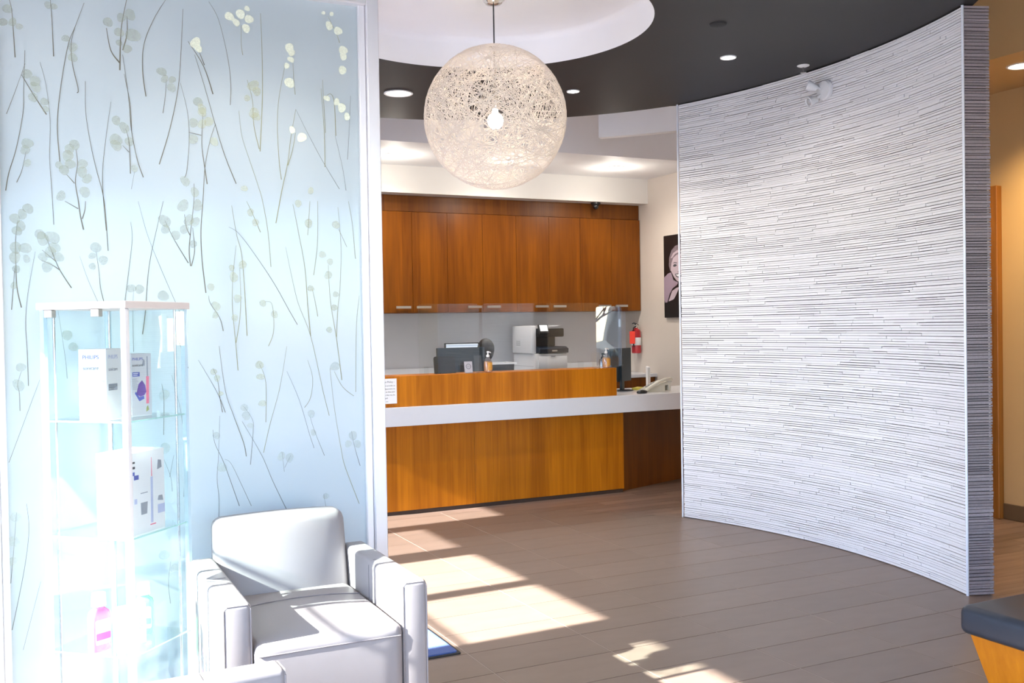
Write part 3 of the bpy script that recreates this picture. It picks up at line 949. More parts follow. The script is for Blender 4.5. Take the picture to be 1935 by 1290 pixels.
(1.6,[[(0.248,1.821),(0.257,1.742),(0.261,1.68),(0.277,1.606)]],[(0.247,1.837,0.02),(0.234,1.804,0.013),(0.234,1.764,0.013),(0.273,1.788,0.017)]),
(1,[[(0.19,1.803),(0.219,1.708),(0.264,1.595)]],[]),
(1.4,[[(0.375,1.938),(0.379,1.869),(0.363,1.743),(0.341,1.583)]],[]),
(2,[[(0.497,2.023),(0.451,1.831),(0.433,1.721),(0.422,1.593),(0.409,1.501)]],[]),
(1,[[(0.404,2.019),(0.436,1.888),(0.488,1.744),(0.557,1.569)]],[]),
(2,[[(0.501,1.948),(0.535,1.873),(0.587,1.781)]],[(0.501,1.945,0.024),(0.503,1.913,0.018),(0.541,1.891,0.018)]),
(1.4,[[(0.038,1.817),(0.01,1.663),(0.0,1.553),(0.003,1.432),(0.004,1.316)]],[]),
(1,[[(0.38,1.68),(0.375,1.577),(0.375,1.433)]],[(0.402,1.677,0.018),(0.372,1.68,0.017),(0.489,1.651,0.021)]),
(1,[[(0.109,1.607),(0.131,1.423),(0.137,1.338)]],[(0.14,1.503,0.019),(0.16,1.458,0.017)]),
(1.3,[[(-0.018,1.372),(-0.032,1.323),(-0.027,1.29),(-0.026,1.224)]],[(-0.02,1.386,0.017),(-0.029,1.32,0.021)]),
(1.2,[[(0.501,1.569),(0.538,1.487),(0.578,1.363)]],[]),
(1.2,[[(0.043,1.338),(-0.067,1.035)]],[]),
(1.5,[[(-0.012,0.877),(-0.006,0.777),(-0.025,0.63),(-0.07,0.412)]],[]),
(1.3,[[(-0.046,0.847),(-0.06,0.692),(-0.071,0.586)]],[(-0.05,0.831,0.018),(-0.059,0.741,0.02),(-0.064,0.668,0.016)]),
(1,[[(0.03,0.581),(-0.035,0.332)]],[]),
(1.2,[[(0.478,1.007),(0.502,0.935),(0.507,0.877)],[(0.516,1.021),(0.498,0.935)]],[(0.483,1.05,0.021)]),
(1.1,[[(0.495,0.601),(0.485,0.514),(0.491,0.434)]],[(0.47,0.63,0.02),(0.511,0.573,0.018)]),
(1.2,[[(0.476,1.304),(0.483,1.243),(0.479,1.103)]],[(0.484,1.26,0.02)]),
(1.1,[[(0.514,1.338),(0.545,1.196),(0.558,1.036),(0.55,0.851)]],[])]
STEM = mat('dried_stem', (0.16, 0.15, 0.11), 0.7, noise=0.3, scale=30)
STEMG = mat('dried_stem_olive', (0.30, 0.30, 0.18), 0.7, noise=0.25, scale=30)
STEMF = sheer('faint_stem', (0.26, 0.28, 0.26), 0.6)
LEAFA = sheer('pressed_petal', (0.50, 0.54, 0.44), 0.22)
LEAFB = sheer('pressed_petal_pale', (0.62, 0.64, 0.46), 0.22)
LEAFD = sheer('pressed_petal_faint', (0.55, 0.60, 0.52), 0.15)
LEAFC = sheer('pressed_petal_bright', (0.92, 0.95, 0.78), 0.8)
lr = random.Random(5)
leafmesh = {}
def leaf_mesh(v, m):
    key = (v, m.name)
    if key in leafmesh:
        return leafmesh[key]
    r2 = random.Random(40 + v)
    bm = new_bm()
    pl = []
    ph = r2.random() * 6
    for k in range(14):
        a = 2 * PI * k / 14
        r = 1.0 + 0.09 * math.sin(2 * a + ph) + 0.06 * math.sin(3 * a + 2 * ph) + r2.uniform(-0.03, 0.03)
        pl.append((r * 0.92 * math.cos(a), r * 1.06 * math.sin(a)))
    prism(bm, pl, -0.0003, 0.0003, 'Y')
    me = finish(bm, 'leaf', 0)
    me.materials.append(m)
    leafmesh[key] = me
    return me
def smooth_line(p, n=5):
    if len(p) < 3:
        return p
    out = []
    for i in range(len(p) - 1):
        p0, p1, p2, p3 = p[max(i - 1, 0)], p[i], p[i + 1], p[min(i + 2, len(p) - 1)]
        for k in range(n):
            t = k / n
            out.append(tuple(0.5 * (2 * p1[c] + (p2[c] - p0[c]) * t + (2 * p0[c] - 5 * p1[c] + 4 * p2[c] - p3[c]) * t * t + (3 * p1[c] - p0[c] - 3 * p2[c] + p3[c]) * t ** 3) for c in (0, 1)))
    out.append(p[-1])
    return out
for w, stems, leaves in SPR:
    x0, z0 = stems[0][0]
    bm = new_bm()
    for s in stems:
        ln = smooth_line(s)
        n_ = len(ln)
        lft, rgt = [], []
        for i, p in enumerate(ln):
            a, b = ln[max(i - 1, 0)], ln[min(i + 1, n_ - 1)]
            d = Vector((b[0] - a[0], b[1] - a[1])); d.normalize()
            hw = 0.0009 * w * (0.35 + 0.65 * i / n_)
            lft.append((p[0] - x0 - d.y * hw, p[1] - z0 + d.x * hw)); rgt.append((p[0] - x0 + d.y * hw, p[1] - z0 - d.x * hw))
        for i in range(n_ - 1):
            prism(bm, [lft[i], lft[i + 1], rgt[i + 1], rgt[i]], -0.0006, 0.0002, 'Y')
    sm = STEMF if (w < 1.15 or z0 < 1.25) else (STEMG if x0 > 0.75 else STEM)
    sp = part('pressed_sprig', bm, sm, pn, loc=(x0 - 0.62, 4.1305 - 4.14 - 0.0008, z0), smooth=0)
    for k, (lx, lz, r_) in enumerate(leaves):
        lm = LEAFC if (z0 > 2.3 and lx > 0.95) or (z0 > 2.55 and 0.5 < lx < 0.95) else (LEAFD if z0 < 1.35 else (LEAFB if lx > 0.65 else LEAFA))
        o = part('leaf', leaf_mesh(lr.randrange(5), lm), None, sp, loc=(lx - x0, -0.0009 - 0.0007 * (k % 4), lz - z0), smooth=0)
        o.scale = (r_, 1, r_); o.rotation_euler = (0, lr.uniform(-1.2, 1.2), 0)

# ================================================================== PENDANT GLOBE
GC = Vector((2.42, 5.13, 2.692)); GR = 0.404
pend = thing('pendant_lamp', 'large round pendant lamp woven from white threads with a glowing bulb', 'lamp', GC)
FIB = bpy.data.materials.new('white_resin_thread')
FIB.use_nodes = True
_nt_ = FIB.node_tree
_nt_.nodes.clear()
_o = _nt_.nodes.new('ShaderNodeOutputMaterial')
_n = _nt_.nodes.new('ShaderNodeTexNoise'); _n.inputs['Scale'].default_value = 30
_mx = _nt_.nodes.new('ShaderNodeMix'); _mx.data_type = 'RGBA'
_mx.inputs[6].default_value = (0.88, 0.83, 0.77, 1); _mx.inputs[7].default_value = (0.94, 0.90, 0.85, 1)
_df = _nt_.nodes.new('ShaderNodeBsdfDiffuse'); _tl = _nt_.nodes.new('ShaderNodeBsdfTranslucent')
_ms = _nt_.nodes.new('ShaderNodeMixShader'); _ms.inputs[0].default_value = 0.45
_nt_.links.new(_n.outputs[0], _mx.inputs[0])
_nt_.links.new(_mx.outputs[2], _df.inputs[0]); _nt_.links.new(_mx.outputs[2], _tl.inputs[0])
_nt_.links.new(_df.outputs[0], _ms.inputs[1]); _nt_.links.new(_tl.outputs[0], _ms.inputs[2])
_nt_.links.new(_ms.outputs[0], _o.inputs[0])
rg = random.Random(21)
verts, faces = [], []
def strand(center_dir, off, r, w, rad):
    """closed small circle on the globe, flat thread of width w"""
    u = center_dir.orthogonal().normalized(); v = center_dir.cross(u)
    rr = math.sqrt(max(1e-4, 1 - off * off))
    n_ = 44
    base = len(verts)
    for k in range(n_):
        a = 2 * PI * k / n_
        wob = 1 + 0.004 * math.sin(5 * a + off * 40)
        p = (center_dir * off + (u * math.cos(a) + v * math.sin(a)) * rr) * rad * wob
        nrm = p.normalized()
        side_ = center_dir - nrm * center_dir.dot(nrm); side_.normalize()
        for q in (p + side_ * w, p + nrm * w * 0.7, p - side_ * w):
            verts.append(q)
    for k in range(n_):
        j = (k + 1) % n_
        for i in range(3):
            faces.append((base + 3 * k + i, base + 3 * j + i, base + 3 * j + (i + 1) % 3, base + 3 * k + (i + 1) % 3))
for k in range(215):
    zc = rg.uniform(-1, 1); ph = rg.uniform(0, 2 * PI)
    d = Vector((math.sqrt(1 - zc * zc) * math.cos(ph), math.sqrt(1 - zc * zc) * math.sin(ph), zc))
    strand(d, rg.uniform(-0.62, 0.62), 1, rg.uniform(0.0012, 0.0021), GR * rg.uniform(0.992, 1.0))
for k in range(26):          # denser windings near the two poles
    d = Vector((rg.uniform(-0.25, 0.25), rg.uniform(-0.25, 0.25), 1)).normalized()
    strand(d, rg.choice((-1, 1)) * rg.uniform(0.72, 0.975), 1, 0.0016, GR)
me = bpy.data.meshes.new('thread_shell'); me.from_pydata([tuple(v) for v in verts], [], faces); me.update()
me.materials.append(FIB)
part('thread_shell', me, None, pend, kind='stuff')
bm = new_bm(); lathe(bm, [(0.0, -0.045), (0.02, -0.042), (0.038, -0.026), (0.046, 0.0), (0.044, 0.018), (0.034, 0.034), (0.018, 0.044), (0.016, 0.07)], 20, (0, 0, -0.02))
part('bulb', bm, mat('glowing_bulb', (1, 0.95, 0.85), 0.4, emit=(1.0, 0.90, 0.74, 12.0), noise=0.01), pend)
bm = new_bm(); lathe(bm, [(0.017, 0.05), (0.02, 0.06), (0.02, 0.12), (0.006, 0.13), (0.006, GR - 0.01)], 12)
part('socket_rod', bm, CHROME, pend)
bm = new_bm(); lathe(bm, [(0.004, GR - 0.012), (0.03, GR - 0.010), (0.03, GR + 0.008), (0.004, GR + 0.01)], 16)
part('top_cap', bm, CHROME, pend)
bm = new_bm(); tube(bm, [(0, 0, GR), (0, 0, 3.37 - GC.z)], 0.004, 8)
part('cable', bm, BLACKP, pend)
bm = new_bm(); lathe(bm, [(0.012, 3.325 - GC.z), (0.045, 3.333 - GC.z), (0.062, 3.352 - GC.z), (0.065, 3.3995 - GC.z)], 24)
part('ceiling_canopy', bm, CHROME, pend)
lamp('POINT', 'pendant_glow', pend, (0, 0, -0.02), 12, (1.0, 0.88, 0.74), 0.06)

# ================================================================== DOWNLIGHTS AND CEILING FITTINGS
TRIMW = mat('white_trim_enamel', (0.8, 0.8, 0.8), 0.4, noise=0.01)
GLOW = mat('lit_reflector', (0.9, 0.85, 0.78), 0.3, emit=(1.0, 0.93, 0.84, 3.0), noise=0.01)
LENS = mat('lit_lamp_face', (1, 1, 1), 0.3, emit=(1.0, 0.94, 0.85, 14.0), noise=0.01)
def downlight(x, y, r, label, power, col=(1.0, 0.93, 0.83), cone=1.9, group='recessed downlights'):
    t = thing('downlight', label, 'ceiling light', (x, y, ZC), 0, group)
    bm = new_bm()
    lathe(bm, [(r * 0.84, -0.001), (r * 0.86, -0.006), (r * 0.97, -0.007), (r, -0.004), (r, 0.0), (r * 0.84, 0.0)], 32)
    part('trim_ring', bm, TRIMW, t)
    bm = new_bm()
    lathe(bm, [(r * 0.84, -0.002), (r * 0.80, -0.0025), (r * 0.5, -0.003), (0.0, -0.003)], 32)
    part('reflector', bm, GLOW, t)
    bm = new_bm(); lathe(bm, [(0.0, -0.012), (r * 0.3, -0.011), (r * 0.42, -0.006), (r * 0.44, -0.0035)], 24)
    part('lamp_face', bm, LENS, t)
    if cone is None:
        lamp('POINT', 'downlight_glow', t, (0, 0, -0.26), power * 0.22, col, r * 0.6)
        lamp('SPOT', 'downlight_beam', t, (0, 0, -0.03), power * 1.9, col, r * 0.6, 2.7, blend=0.8)
    else:
        lamp('SPOT', 'downlight_beam', t, (0, 0, -0.03), power, col, r * 0.6, cone, blend=0.9)
    return t
downlight(2.451, 6.826, 0.105, 'large bright recessed downlight in charcoal ceiling, left of the globe lamp', 170, cone=2.5)
downlight(3.595, 6.294, 0.048, 'small recessed downlight in charcoal ceiling just right of the globe lamp', 80, cone=2.6)
downlight(4.064, 5.118, 0.052, 'small recessed downlight in charcoal ceiling nearest the curved stone wall', 22, cone=2.6)
downlight(3.269, 9.257, 0.105, 'recessed downlight in white soffit above the left wall cabinets', 40, cone=None)
downlight(4.50, 9.21, 0.105, 'recessed downlight added in white soffit, hidden behind the globe lamp', 36, cone=None)  # extra lamp, not visible, added to even out light on the cabinets
downlight(5.746, 9.178, 0.105, 'recessed downlight in white soffit above the right wall cabinets', 36, cone=None)
downlight(6.047, 4.524, 0.095, 'warm recessed downlight in the tan hallway ceiling', 200, (1.0, 0.70, 0.34), cone=2.2)

downlight(0.80, 3.50, 0.06, 'small recessed downlight added out of view to wash the frosted partition from above', 60, cone=1.72)  # unseen lamp, added for the pool of light on the partition

# sprinkler head on the charcoal ceiling
t = thing('sprinkler_head', 'small metal sprinkler head on the charcoal ceiling above the stone wall', 'sprinkler', (4.66, 5.09, ZC))
bm = new_bm(); lathe(bm, [(0.0, 0.0), (0.040, 0.0), (0.040, -0.004), (0.025, -0.010), (0.012, -0.012), (0.0, -0.012)][::-1], 20); part('escutcheon', bm, TRIMW, t)
bm = new_bm(); tube(bm, [(0, 0, -0.012), (0, 0, -0.045)], 0.007, 8); part('stem', bm, CHROME, t)
bm = new_bm(); lathe(bm, [(0.0, -0.050), (0.02, -0.049), (0.02, -0.046), (0.0, -0.045)], 12); part('deflector', bm, CHROME, t)
# black round cover
bm = new_bm(); lathe(bm, [(0.0, -0.012), (0.03, -0.012), (0.046, -0.008), (0.05, 0.0)], 24)
tag(part('ceiling_sensor', bm, mat('matt_black_cover', (0.012, 0.012, 0.013), 0.7, noise=0.05), loc=(3.56, 4.57, ZC)), 'small matt black round sensor cover on the charcoal ceiling', 'sensor')

# twin-head emergency light on the stone wall
ea = math.asin((5.03 - WALL_C[1]) / WALL_R)
ep = wpt(ea, WALL_R - 0.003, 3.035)
t = thing('emergency_light', 'white twin head emergency light fixed high on the stone wall', 'emergency light', ep, PI + ea)
EW = mat('white_fixture_plastic', (0.70, 0.70, 0.71), 0.4, noise=0.01)
bm = new_bm(); lathe(bm, [(0.0, 0.0), (0.066, 0.0), (0.066, 0.018), (0.058, 0.028), (0.0, 0.032)], 32, axis='X'); part('round_plate', bm, EW, t)
for (sy, sz, dv, nm) in ((-0.055, 0.03, Vector((0.75, -0.45, 0.35)), 'lamp_head'), (-0.05, -0.065, Vector((0.85, -0.1, -0.3)), 'lamp_head')):
    dv.normalize()
    M = dv.to_track_quat('Z', 'Y').to_matrix().to_4x4(); M.translation = Vector((0.075, sy, sz))
    bm = new_bm(); lathe(bm, [(0.0, -0.04), (0.022, -0.038), (0.028, -0.01), (0.033, 0.0), (0.034, 0.03), (0.030, 0.032), (0.026, 0.024), (0.0, 0.016)], 20)
    bmesh.ops.transform(bm, matrix=M, verts=bm.verts)
    h = part('lamp_head', bm, EW, t)
    bm = new_bm(); lathe(bm, [(0.0, 0.030), (0.012, 0.029), (0.024, 0.025), (0.0, 0.0235)], 16); bmesh.ops.transform(bm, matrix=M, verts=bm.verts)
    part('lens', bm, mat('clear_lens_plastic', (0.55, 0.57, 0.6), 0.1, metal=0.6, noise=0.2, scale=90), h)
    bm = new_bm(); tube(bm, [(0.02, sy * 0.4, sz * 0.4), (0.05, sy * 0.7, sz * 0.8), M @ Vector((0, 0, -0.03))], 0.011, 8)
    part('swivel_arm', bm, EW, t)

# ================================================================== RECEPTION COUNTER
desk = thing('reception_desk', 'long teak veneered reception desk base below the white worktop', 'desk', (3.5, 7.8, 0))
def off(b, v):
    bmesh.ops.translate(b, verts=b.verts, vec=(-v[0], -v[1], -v[2])); return b
D0 = (3.5, 7.8, 0)
for a, b in ((2.12, 3.345), (3.3465, 4.81)):
    part('front_panel', off(bbox(a, b, 7.605, 7.63, 0.03, 0.729, 0.0015, 1), D0), TEAK, desk)
part('side_panel', off(bbox(4.785, 4.81, 7.6305, 8.15, 0.03, 0.729, 0.0015, 1), D0), TEAK, desk)
part('carcass', off(bbox(2.14, 4.78, 7.632, 8.15, -0.003, 0.728, 0), D0), TEAKD, desk, smooth=0)
part('plinth', off(bbox(2.14, 4.80, 7.615, 7.631, -0.003, 0.0295, 0), D0), mat('dark_plinth', (0.05, 0.028, 0.018), 0.6, noise=0.2), desk, smooth=0)
bm = new_bm()
prism(bm, [(4.812, 7.665), (6.3, 8.21), (6.3, 8.24), (4.812, 7.695)], -0.003, 0.729, 'Z'); off(bm, D0)
part('modesty_panel', bm, TEAKD, desk, smooth=0)
wt_ = part('worktop', bbox(2.1, 6.3, 7.45, 8.3, 0.73, 0.88, 0.003, 1), QUARTZ)
tag(wt_, 'thick white stone worktop running along the reception desk', 'worktop')
ledge = thing('counter_ledge', 'raised teak transaction ledge standing on the white worktop', 'ledge', (3.4, 7.6, 0.88))
LD = (3.4, 7.6, 0.88)
part('ledge_front', off(bbox(2.12, 4.68, 7.50, 7.52, 0.88, 1.124, 0.001, 1), LD), TEAK, ledge)
part('ledge_body', off(bbox(2.13, 4.655, 7.521, 7.76, 0.88, 1.110, 0), LD), TEAKD, ledge, smooth=0)
part('ledge_end', off(bbox(4.656, 4.68, 7.521, 7.76, 0.88, 1.110, 0.001, 1), LD), TEAK, ledge)
part('ledge_top', off(bbox(2.12, 4.68, 7.521, 7.78, 1.111, 1.125, 0.001, 1), LD), TEAK, ledge)
ZL = 1.1252

# policy notice on the ledge front
PAPER = mat('white_paper', (0.82, 0.82, 0.84), 0.7, noise=0.01)
INK = mat('black_ink', (0.06, 0.06, 0.07), 0.7, noise=0.05)
pap = thing('notice', 'white printed policy notice taped to the teak ledge front', 'notice', (2.5, 7.4985, 1.008))
part('sheet', bbox(-0.133, 0.133, -0.0008, 0.0005, -0.098, 0.1, 0), PAPER, pap, smooth=0)
text('Cancellation Policy \u2013', 0.020, INK, pap, facing((0.118, -0.0011, 0.068), (1, 0, 0)), align='RIGHT')
for k, s in enumerate(('please provide us', 'for all adjustments to', 'enable us that your', 'scheduling, a fee may be', 'charged.')):
    text(s, 0.0155, INK, pap, facing((0.118 if k < 4 else 0.06, -0.0011, 0.040 - k * 0.0245), (1, 0, 0)), align='RIGHT')
text('Thank you', 0.0135, INK, pap, facing((0.06, -0.0011, -0.084), (1, 0, 0)), align='RIGHT')

# back counter
bc = thing('back_counter', 'white topped counter along the grey back wall', 'counter', (4.4, 10.0, 0))
BC = (4.4, 10.0, 0)
part('top', off(bbox(2.2, 6.595, 9.68, 10.345, 0.89, 0.93, 0.002, 1), BC), QUARTZ, bc)
part('upstand', off(bbox(2.2, 6.595, 10.32, 10.345, 0.9305, 1.06, 0.002, 1), BC), QUARTZ, bc)
part('carcass', off(bbox(2.2, 6.595, 9.74, 10.34, 0.0, 0.889, 0), BC), TEAKD, bc, smooth=0)
x = 2.21
while x < 6.5:
    part('door', off(bbox(x, min(x + 0.437, 6.59), 9.72, 9.739, 0.1, 0.885, 0.002, 1), BC), TEAK2, bc)
    x += 0.44

# wall cabinets
edges = [3.30, 3.712, 4.117, 4.536, 4.949, 5.366, 5.774, 6.196, 6.592]
CL = ['teak wall cabinet nearest the partition post, two tall doors', 'second teak wall cabinet from the partition post, two tall doors',
      'third teak wall cabinet from the partition post, above the printer', 'teak wall cabinet at the right end beside the side wall']
STEEL = mat('satin_steel', (0.62, 0.60, 0.57), 0.32, metal=0.9, noise=0.03)
for u in range(4):
    a, mid, b = edges[2 * u], edges[2 * u + 1], edges[2 * u + 2]
    cx = (a + b) / 2
    t = thing('wall_cabinet', CL[u], 'cabinet', (cx, 10.15, 1.664), 0, 'teak wall cabinets')
    O = (cx, 10.15, 1.664)
    part('carcass', off(bbox(a + 0.001, b - 0.001, 10.021, 10.345, 1.664, 2.742, 0), O), TEAKD, t, smooth=0)
    for k, (p, q) in enumerate(((a, mid), (mid, b))):
        d = part('door', off(bbox(p + 0.0016, q - 0.0016, 10.0, 10.02, 1.666, 2.74, 0.0012, 1), O), TEAK2, t)
        hx = q - 0.115 if k == 0 else p + 0.115
        bm = new_bm()
        box(bm, hx - 0.082, hx + 0.082, 9.968, 9.978, 1.712, 1.737)
        box(bm, hx - 0.075, hx - 0.06, 9.978, 10.001, 1.718, 1.731); box(bm, hx + 0.06, hx + 0.075, 9.978, 10.001, 1.718, 1.731)
        off(bm, O)
        part('handle', bm, STEEL, d, smooth=0)
tag(part('cabinet_fascia', bbox(3.30, 6.592, 10.02, 10.04, 2.745, 2.9145, 0.001, 1), TEAKD), 'dark teak filler board between wall cabinets and bulkhead', 'fascia')

# dome camera under the bulkhead
t = thing('dome_camera', 'small black dome security camera under the bulkhead by the cabinets', 'camera', (5.93, 9.9, 2.9145))
bm = new_bm(); lathe(bm, [(0.0, -0.001), (0.055, -0.001), (0.055, -0.02), (0.042, -0.032), (0.0, -0.032)][::-1], 24); part('mount', bm, BLACKP, t)
bm = new_bm(); lathe(bm, [(0.0, -0.082), (0.018, -0.078), (0.031, -0.064), (0.036, -0.046), (0.034, -0.031)], 20); part('dome', bm, mat('smoked_dome', (0.01, 0.01, 0.012), 0.08, coat=0.5, noise=0.05), t)

# portrait print on the side wall (seen at a grazing angle behind the curved wall)
pt = thing('portrait_print', 'black and white portrait print of a smiling woman on the side wall', 'picture', (6.598, 9.1, 2.042))
def pu(u, v):
    return (9.476 - (u - 208) * 0.00201 - 9.1, 2.505 - (v - 235) * 0.001117 - 2.042)
part('canvas', bbox(-0.03, 0.0, -0.376, 0.376, -0.468, 0.463, 0.002, 1), mat('black_print_ground', (0.008, 0.007, 0.008), 0.4, noise=0.1), pt)
def ink_shape(name, poly, m, layer):
    bm = new_bm(); prism(bm, [pu(*p) for p in poly], -0.0302 - 0.0003 * layer, -0.0296, 'X'); part(name, bm, m, pt, smooth=0)
SKIN = mat('printed_light_skin', (0.50, 0.41, 0.46), 0.5, noise=0.06, scale=8)
SKIN2 = mat('printed_mid_skin', (0.34, 0.26, 0.33), 0.5, noise=0.1, scale=8)
HAIRP = mat('printed_hair', (0.20, 0.16, 0.18), 0.5, noise=0.5, scale=30)
ink_shape('printed_shoulder', [(208, 660), (250, 620), (278, 612), (300, 690), (345, 720), (330, 745), (290, 775), (262, 830), (240, 912), (218, 915), (208, 880)], SKIN2, 1)
ink_shape('printed_arm', [(250, 905), (285, 800), (330, 770), (355, 765), (320, 850), (300, 885)], SKIN, 1)
ink_shape('printed_hair', [(270, 600), (258, 540), (262, 460), (285, 390), (320, 350), (360, 338), (430, 360), (480, 430), (490, 540), (470, 560), (440, 470), (380, 430), (320, 450), (290, 500), (280, 590)], HAIRP, 2)
ink_shape('printed_face', [(275, 590), (284, 520), (300, 470), (335, 440), (385, 432), (430, 480), (440, 590), (410, 680), (365, 715), (335, 705), (305, 660)], SKIN, 3)
ink_shape('printed_highlight', [(276, 470), (300, 420), (340, 395), (356, 400), (356, 415), (320, 430), (292, 465)], SKIN, 4)
ink_shape('printed_eye', [(298, 548), (310, 532), (328, 535), (336, 548), (320, 558), (305, 558)], INK, 5)
ink_shape('printed_brow', [(295, 525), (312, 512), (338, 520), (336, 526), (312, 519)], INK, 5)
ink_shape('printed_lips', [(315, 632), (345, 628), (385, 632), (380, 662), (350, 672), (328, 660)], INK, 5)
ink_shape('printed_teeth', [(322, 638), (350, 636), (380, 638), (365, 655), (340, 658)], mat('printed_white', (0.8, 0.78, 0.8), 0.5, noise=0.02), 6)
ink_shape('printed_nostril', [(338, 612), (350, 606), (356, 614), (346, 618)], HAIRP, 5)

# ---- screens of clear acrylic on the ledge
def acrylic(x0, x1, label):
    t = thing('acrylic_screen', label, 'screen', ((x0 + x1) / 2, 7.62, ZL), 0, 'clear screens on the ledge')
    h = (x1 - x0) / 2
    bm = new_bm(); prism(bm, rrect(-h, h, 0.0, 0.575, 0.03, 5, (0, 0, 1, 1)), -0.0025, 0.0025, 'Y'); part('pane', bm, CLEAR, t, smooth=0)
    for s in (-1, 1):
        bm = new_bm(); prism(bm, rrect(s * h * 0.7 - 0.0025, s * h * 0.7 + 0.0025, 0, 0.06, 0.001, 1), 0.0026, 0.1, 'Y'); part('foot', bm, CLEAR, t, smooth=0)
    return t
acrylic(2.873, 3.41, 'clear acrylic screen on the ledge above the dark tablet')
acrylic(3.439, 4.588, 'wide clear acrylic screen on the ledge in front of the printer')
t = thing('acrylic_screen', 'narrow angled acrylic screen at the ledge end reflecting the windows', 'screen', (4.705, 7.66, ZL), math.radians(-48.2), 'clear screens on the ledge')
bm = new_bm(); prism(bm, rrect(-0.118, 0.118, 0.004, 0.545, 0.022, 5, (1, 1, 1, 1)), -0.0025, 0.0025, 'Y')
part('pane', bm, glass('mirror_acrylic', (0.86, 0.90, 0.93), 0.09), t, smooth=0)
bm = new_bm(); prism(bm, rrect(-0.112, -0.03, 0.0, 0.004, 0.001, 1), -0.03, 0.03, 'Y'); part('foot', bm, CLEAR, t, smooth=0)
bm = new_bm(); prism(bm, rrect(0.092, 0.11, 0.36, 0.43, 0.002, 1), 0.0026, 0.008, 'Y'); part('clip', bm, PAPER, t, smooth=0)

# ---- sanitiser bottles
AMBER = glass('amber_gel', (0.93, 0.62, 0.20), 0.05, haze=0.45, hazecol=(0.75, 0.34, 0.05))
CLEARP = glass('clear_bottle', (0.93, 0.95, 0.97), 0.06, haze=0.08)
WPL = mat('white_pump_plastic', (0.80, 0.80, 0.80), 0.35, noise=0.01)
LAB = mat('amber_label', (0.62, 0.30, 0.05), 0.5, noise=0.35, scale=60)
def pump_head(t, z, m, s=1.0):
    bm = new_bm(); lathe(bm, [(0.0125 * s, z), (0.0135 * s, z + 0.004), (0.0135 * s, z + 0.016), (0.006 * s, z + 0.019), (0.0045 * s, z + 0.036), (0.0, z + 0.036)], 16); part('pump_collar', bm, m, t)
    bm = new_bm(); tube(bm, [(-0.008 * s, 0, z + 0.041), (0.006 * s, 0, z + 0.042), (0.026 * s, 0, z + 0.038), (0.030 * s, 0, z + 0.032)], [0.0075 * s, 0.007 * s, 0.0045 * s, 0.0035 * s], 8); part('pump_spout', bm, m, t)
def sanitiser(x, y, label):
    t = thing('sanitizer_bottle', label, 'bottle', (x, y, ZL), 0.1, 'pump bottles on the ledge')
    bm = new_bm(); lathe(bm, [(0.030, 0.0), (0.036, 0.004), (0.036, 0.085), (0.031, 0.103), (0.016, 0.120), (0.0125, 0.124), (0.0125, 0.13)], 24); part('bottle', bm, CLEARP, t)
    bm = new_bm(); lathe(bm, [(0.027, 0.003), (0.0335, 0.006), (0.0335, 0.082), (0.030, 0.092), (0.0, 0.092)], 24); part('gel', bm, AMBER, t)
    bm = new_bm()
    for z0, z1 in ((0.02, 0.082),):
        n_ = 12
        vs = [[bm.verts.new((rr * math.cos(a), rr * math.sin(a), z)) for a in [math.radians(-120 + 95 * k / n_) for k in range(n_ + 1)]] for rr, z in ((0.0364, z0), (0.0364, z1), (0.0369, z1), (0.0369, z0))]
        for i in range(4):
            for k in range(n_):
                bm.faces.new((vs[i][k], vs[i][k + 1], vs[(i + 1) % 4][k + 1], vs[(i + 1) % 4][k]))
    part('label', bm, LAB, t)
    pump_head(t, 0.128, WPL)
    return t
sanitiser(3.463, 7.565, 'amber hand sanitiser pump bottle on the ledge by the dark monitor')
sanitiser(4.612, 7.560, 'amber hand sanitiser pump bottle at the right end of the ledge')
t = thing('soap_dispenser', 'steel soap dispenser with black pump behind the angled acrylic screen', 'dispenser', (4.72, 7.80, 0.8805))
bm = new_bm(); lathe(bm, [(0.03, 0.0), (0.034, 0.004), (0.034, 0.29), (0.028, 0.31), (0.013, 0.32)], 24); part('flask', bm, mat('mirror_steel', (0.5, 0.5, 0.52), 0.15, metal=1.0, noise=0.05), t)
pump_head(t, 0.318, BLACKP)

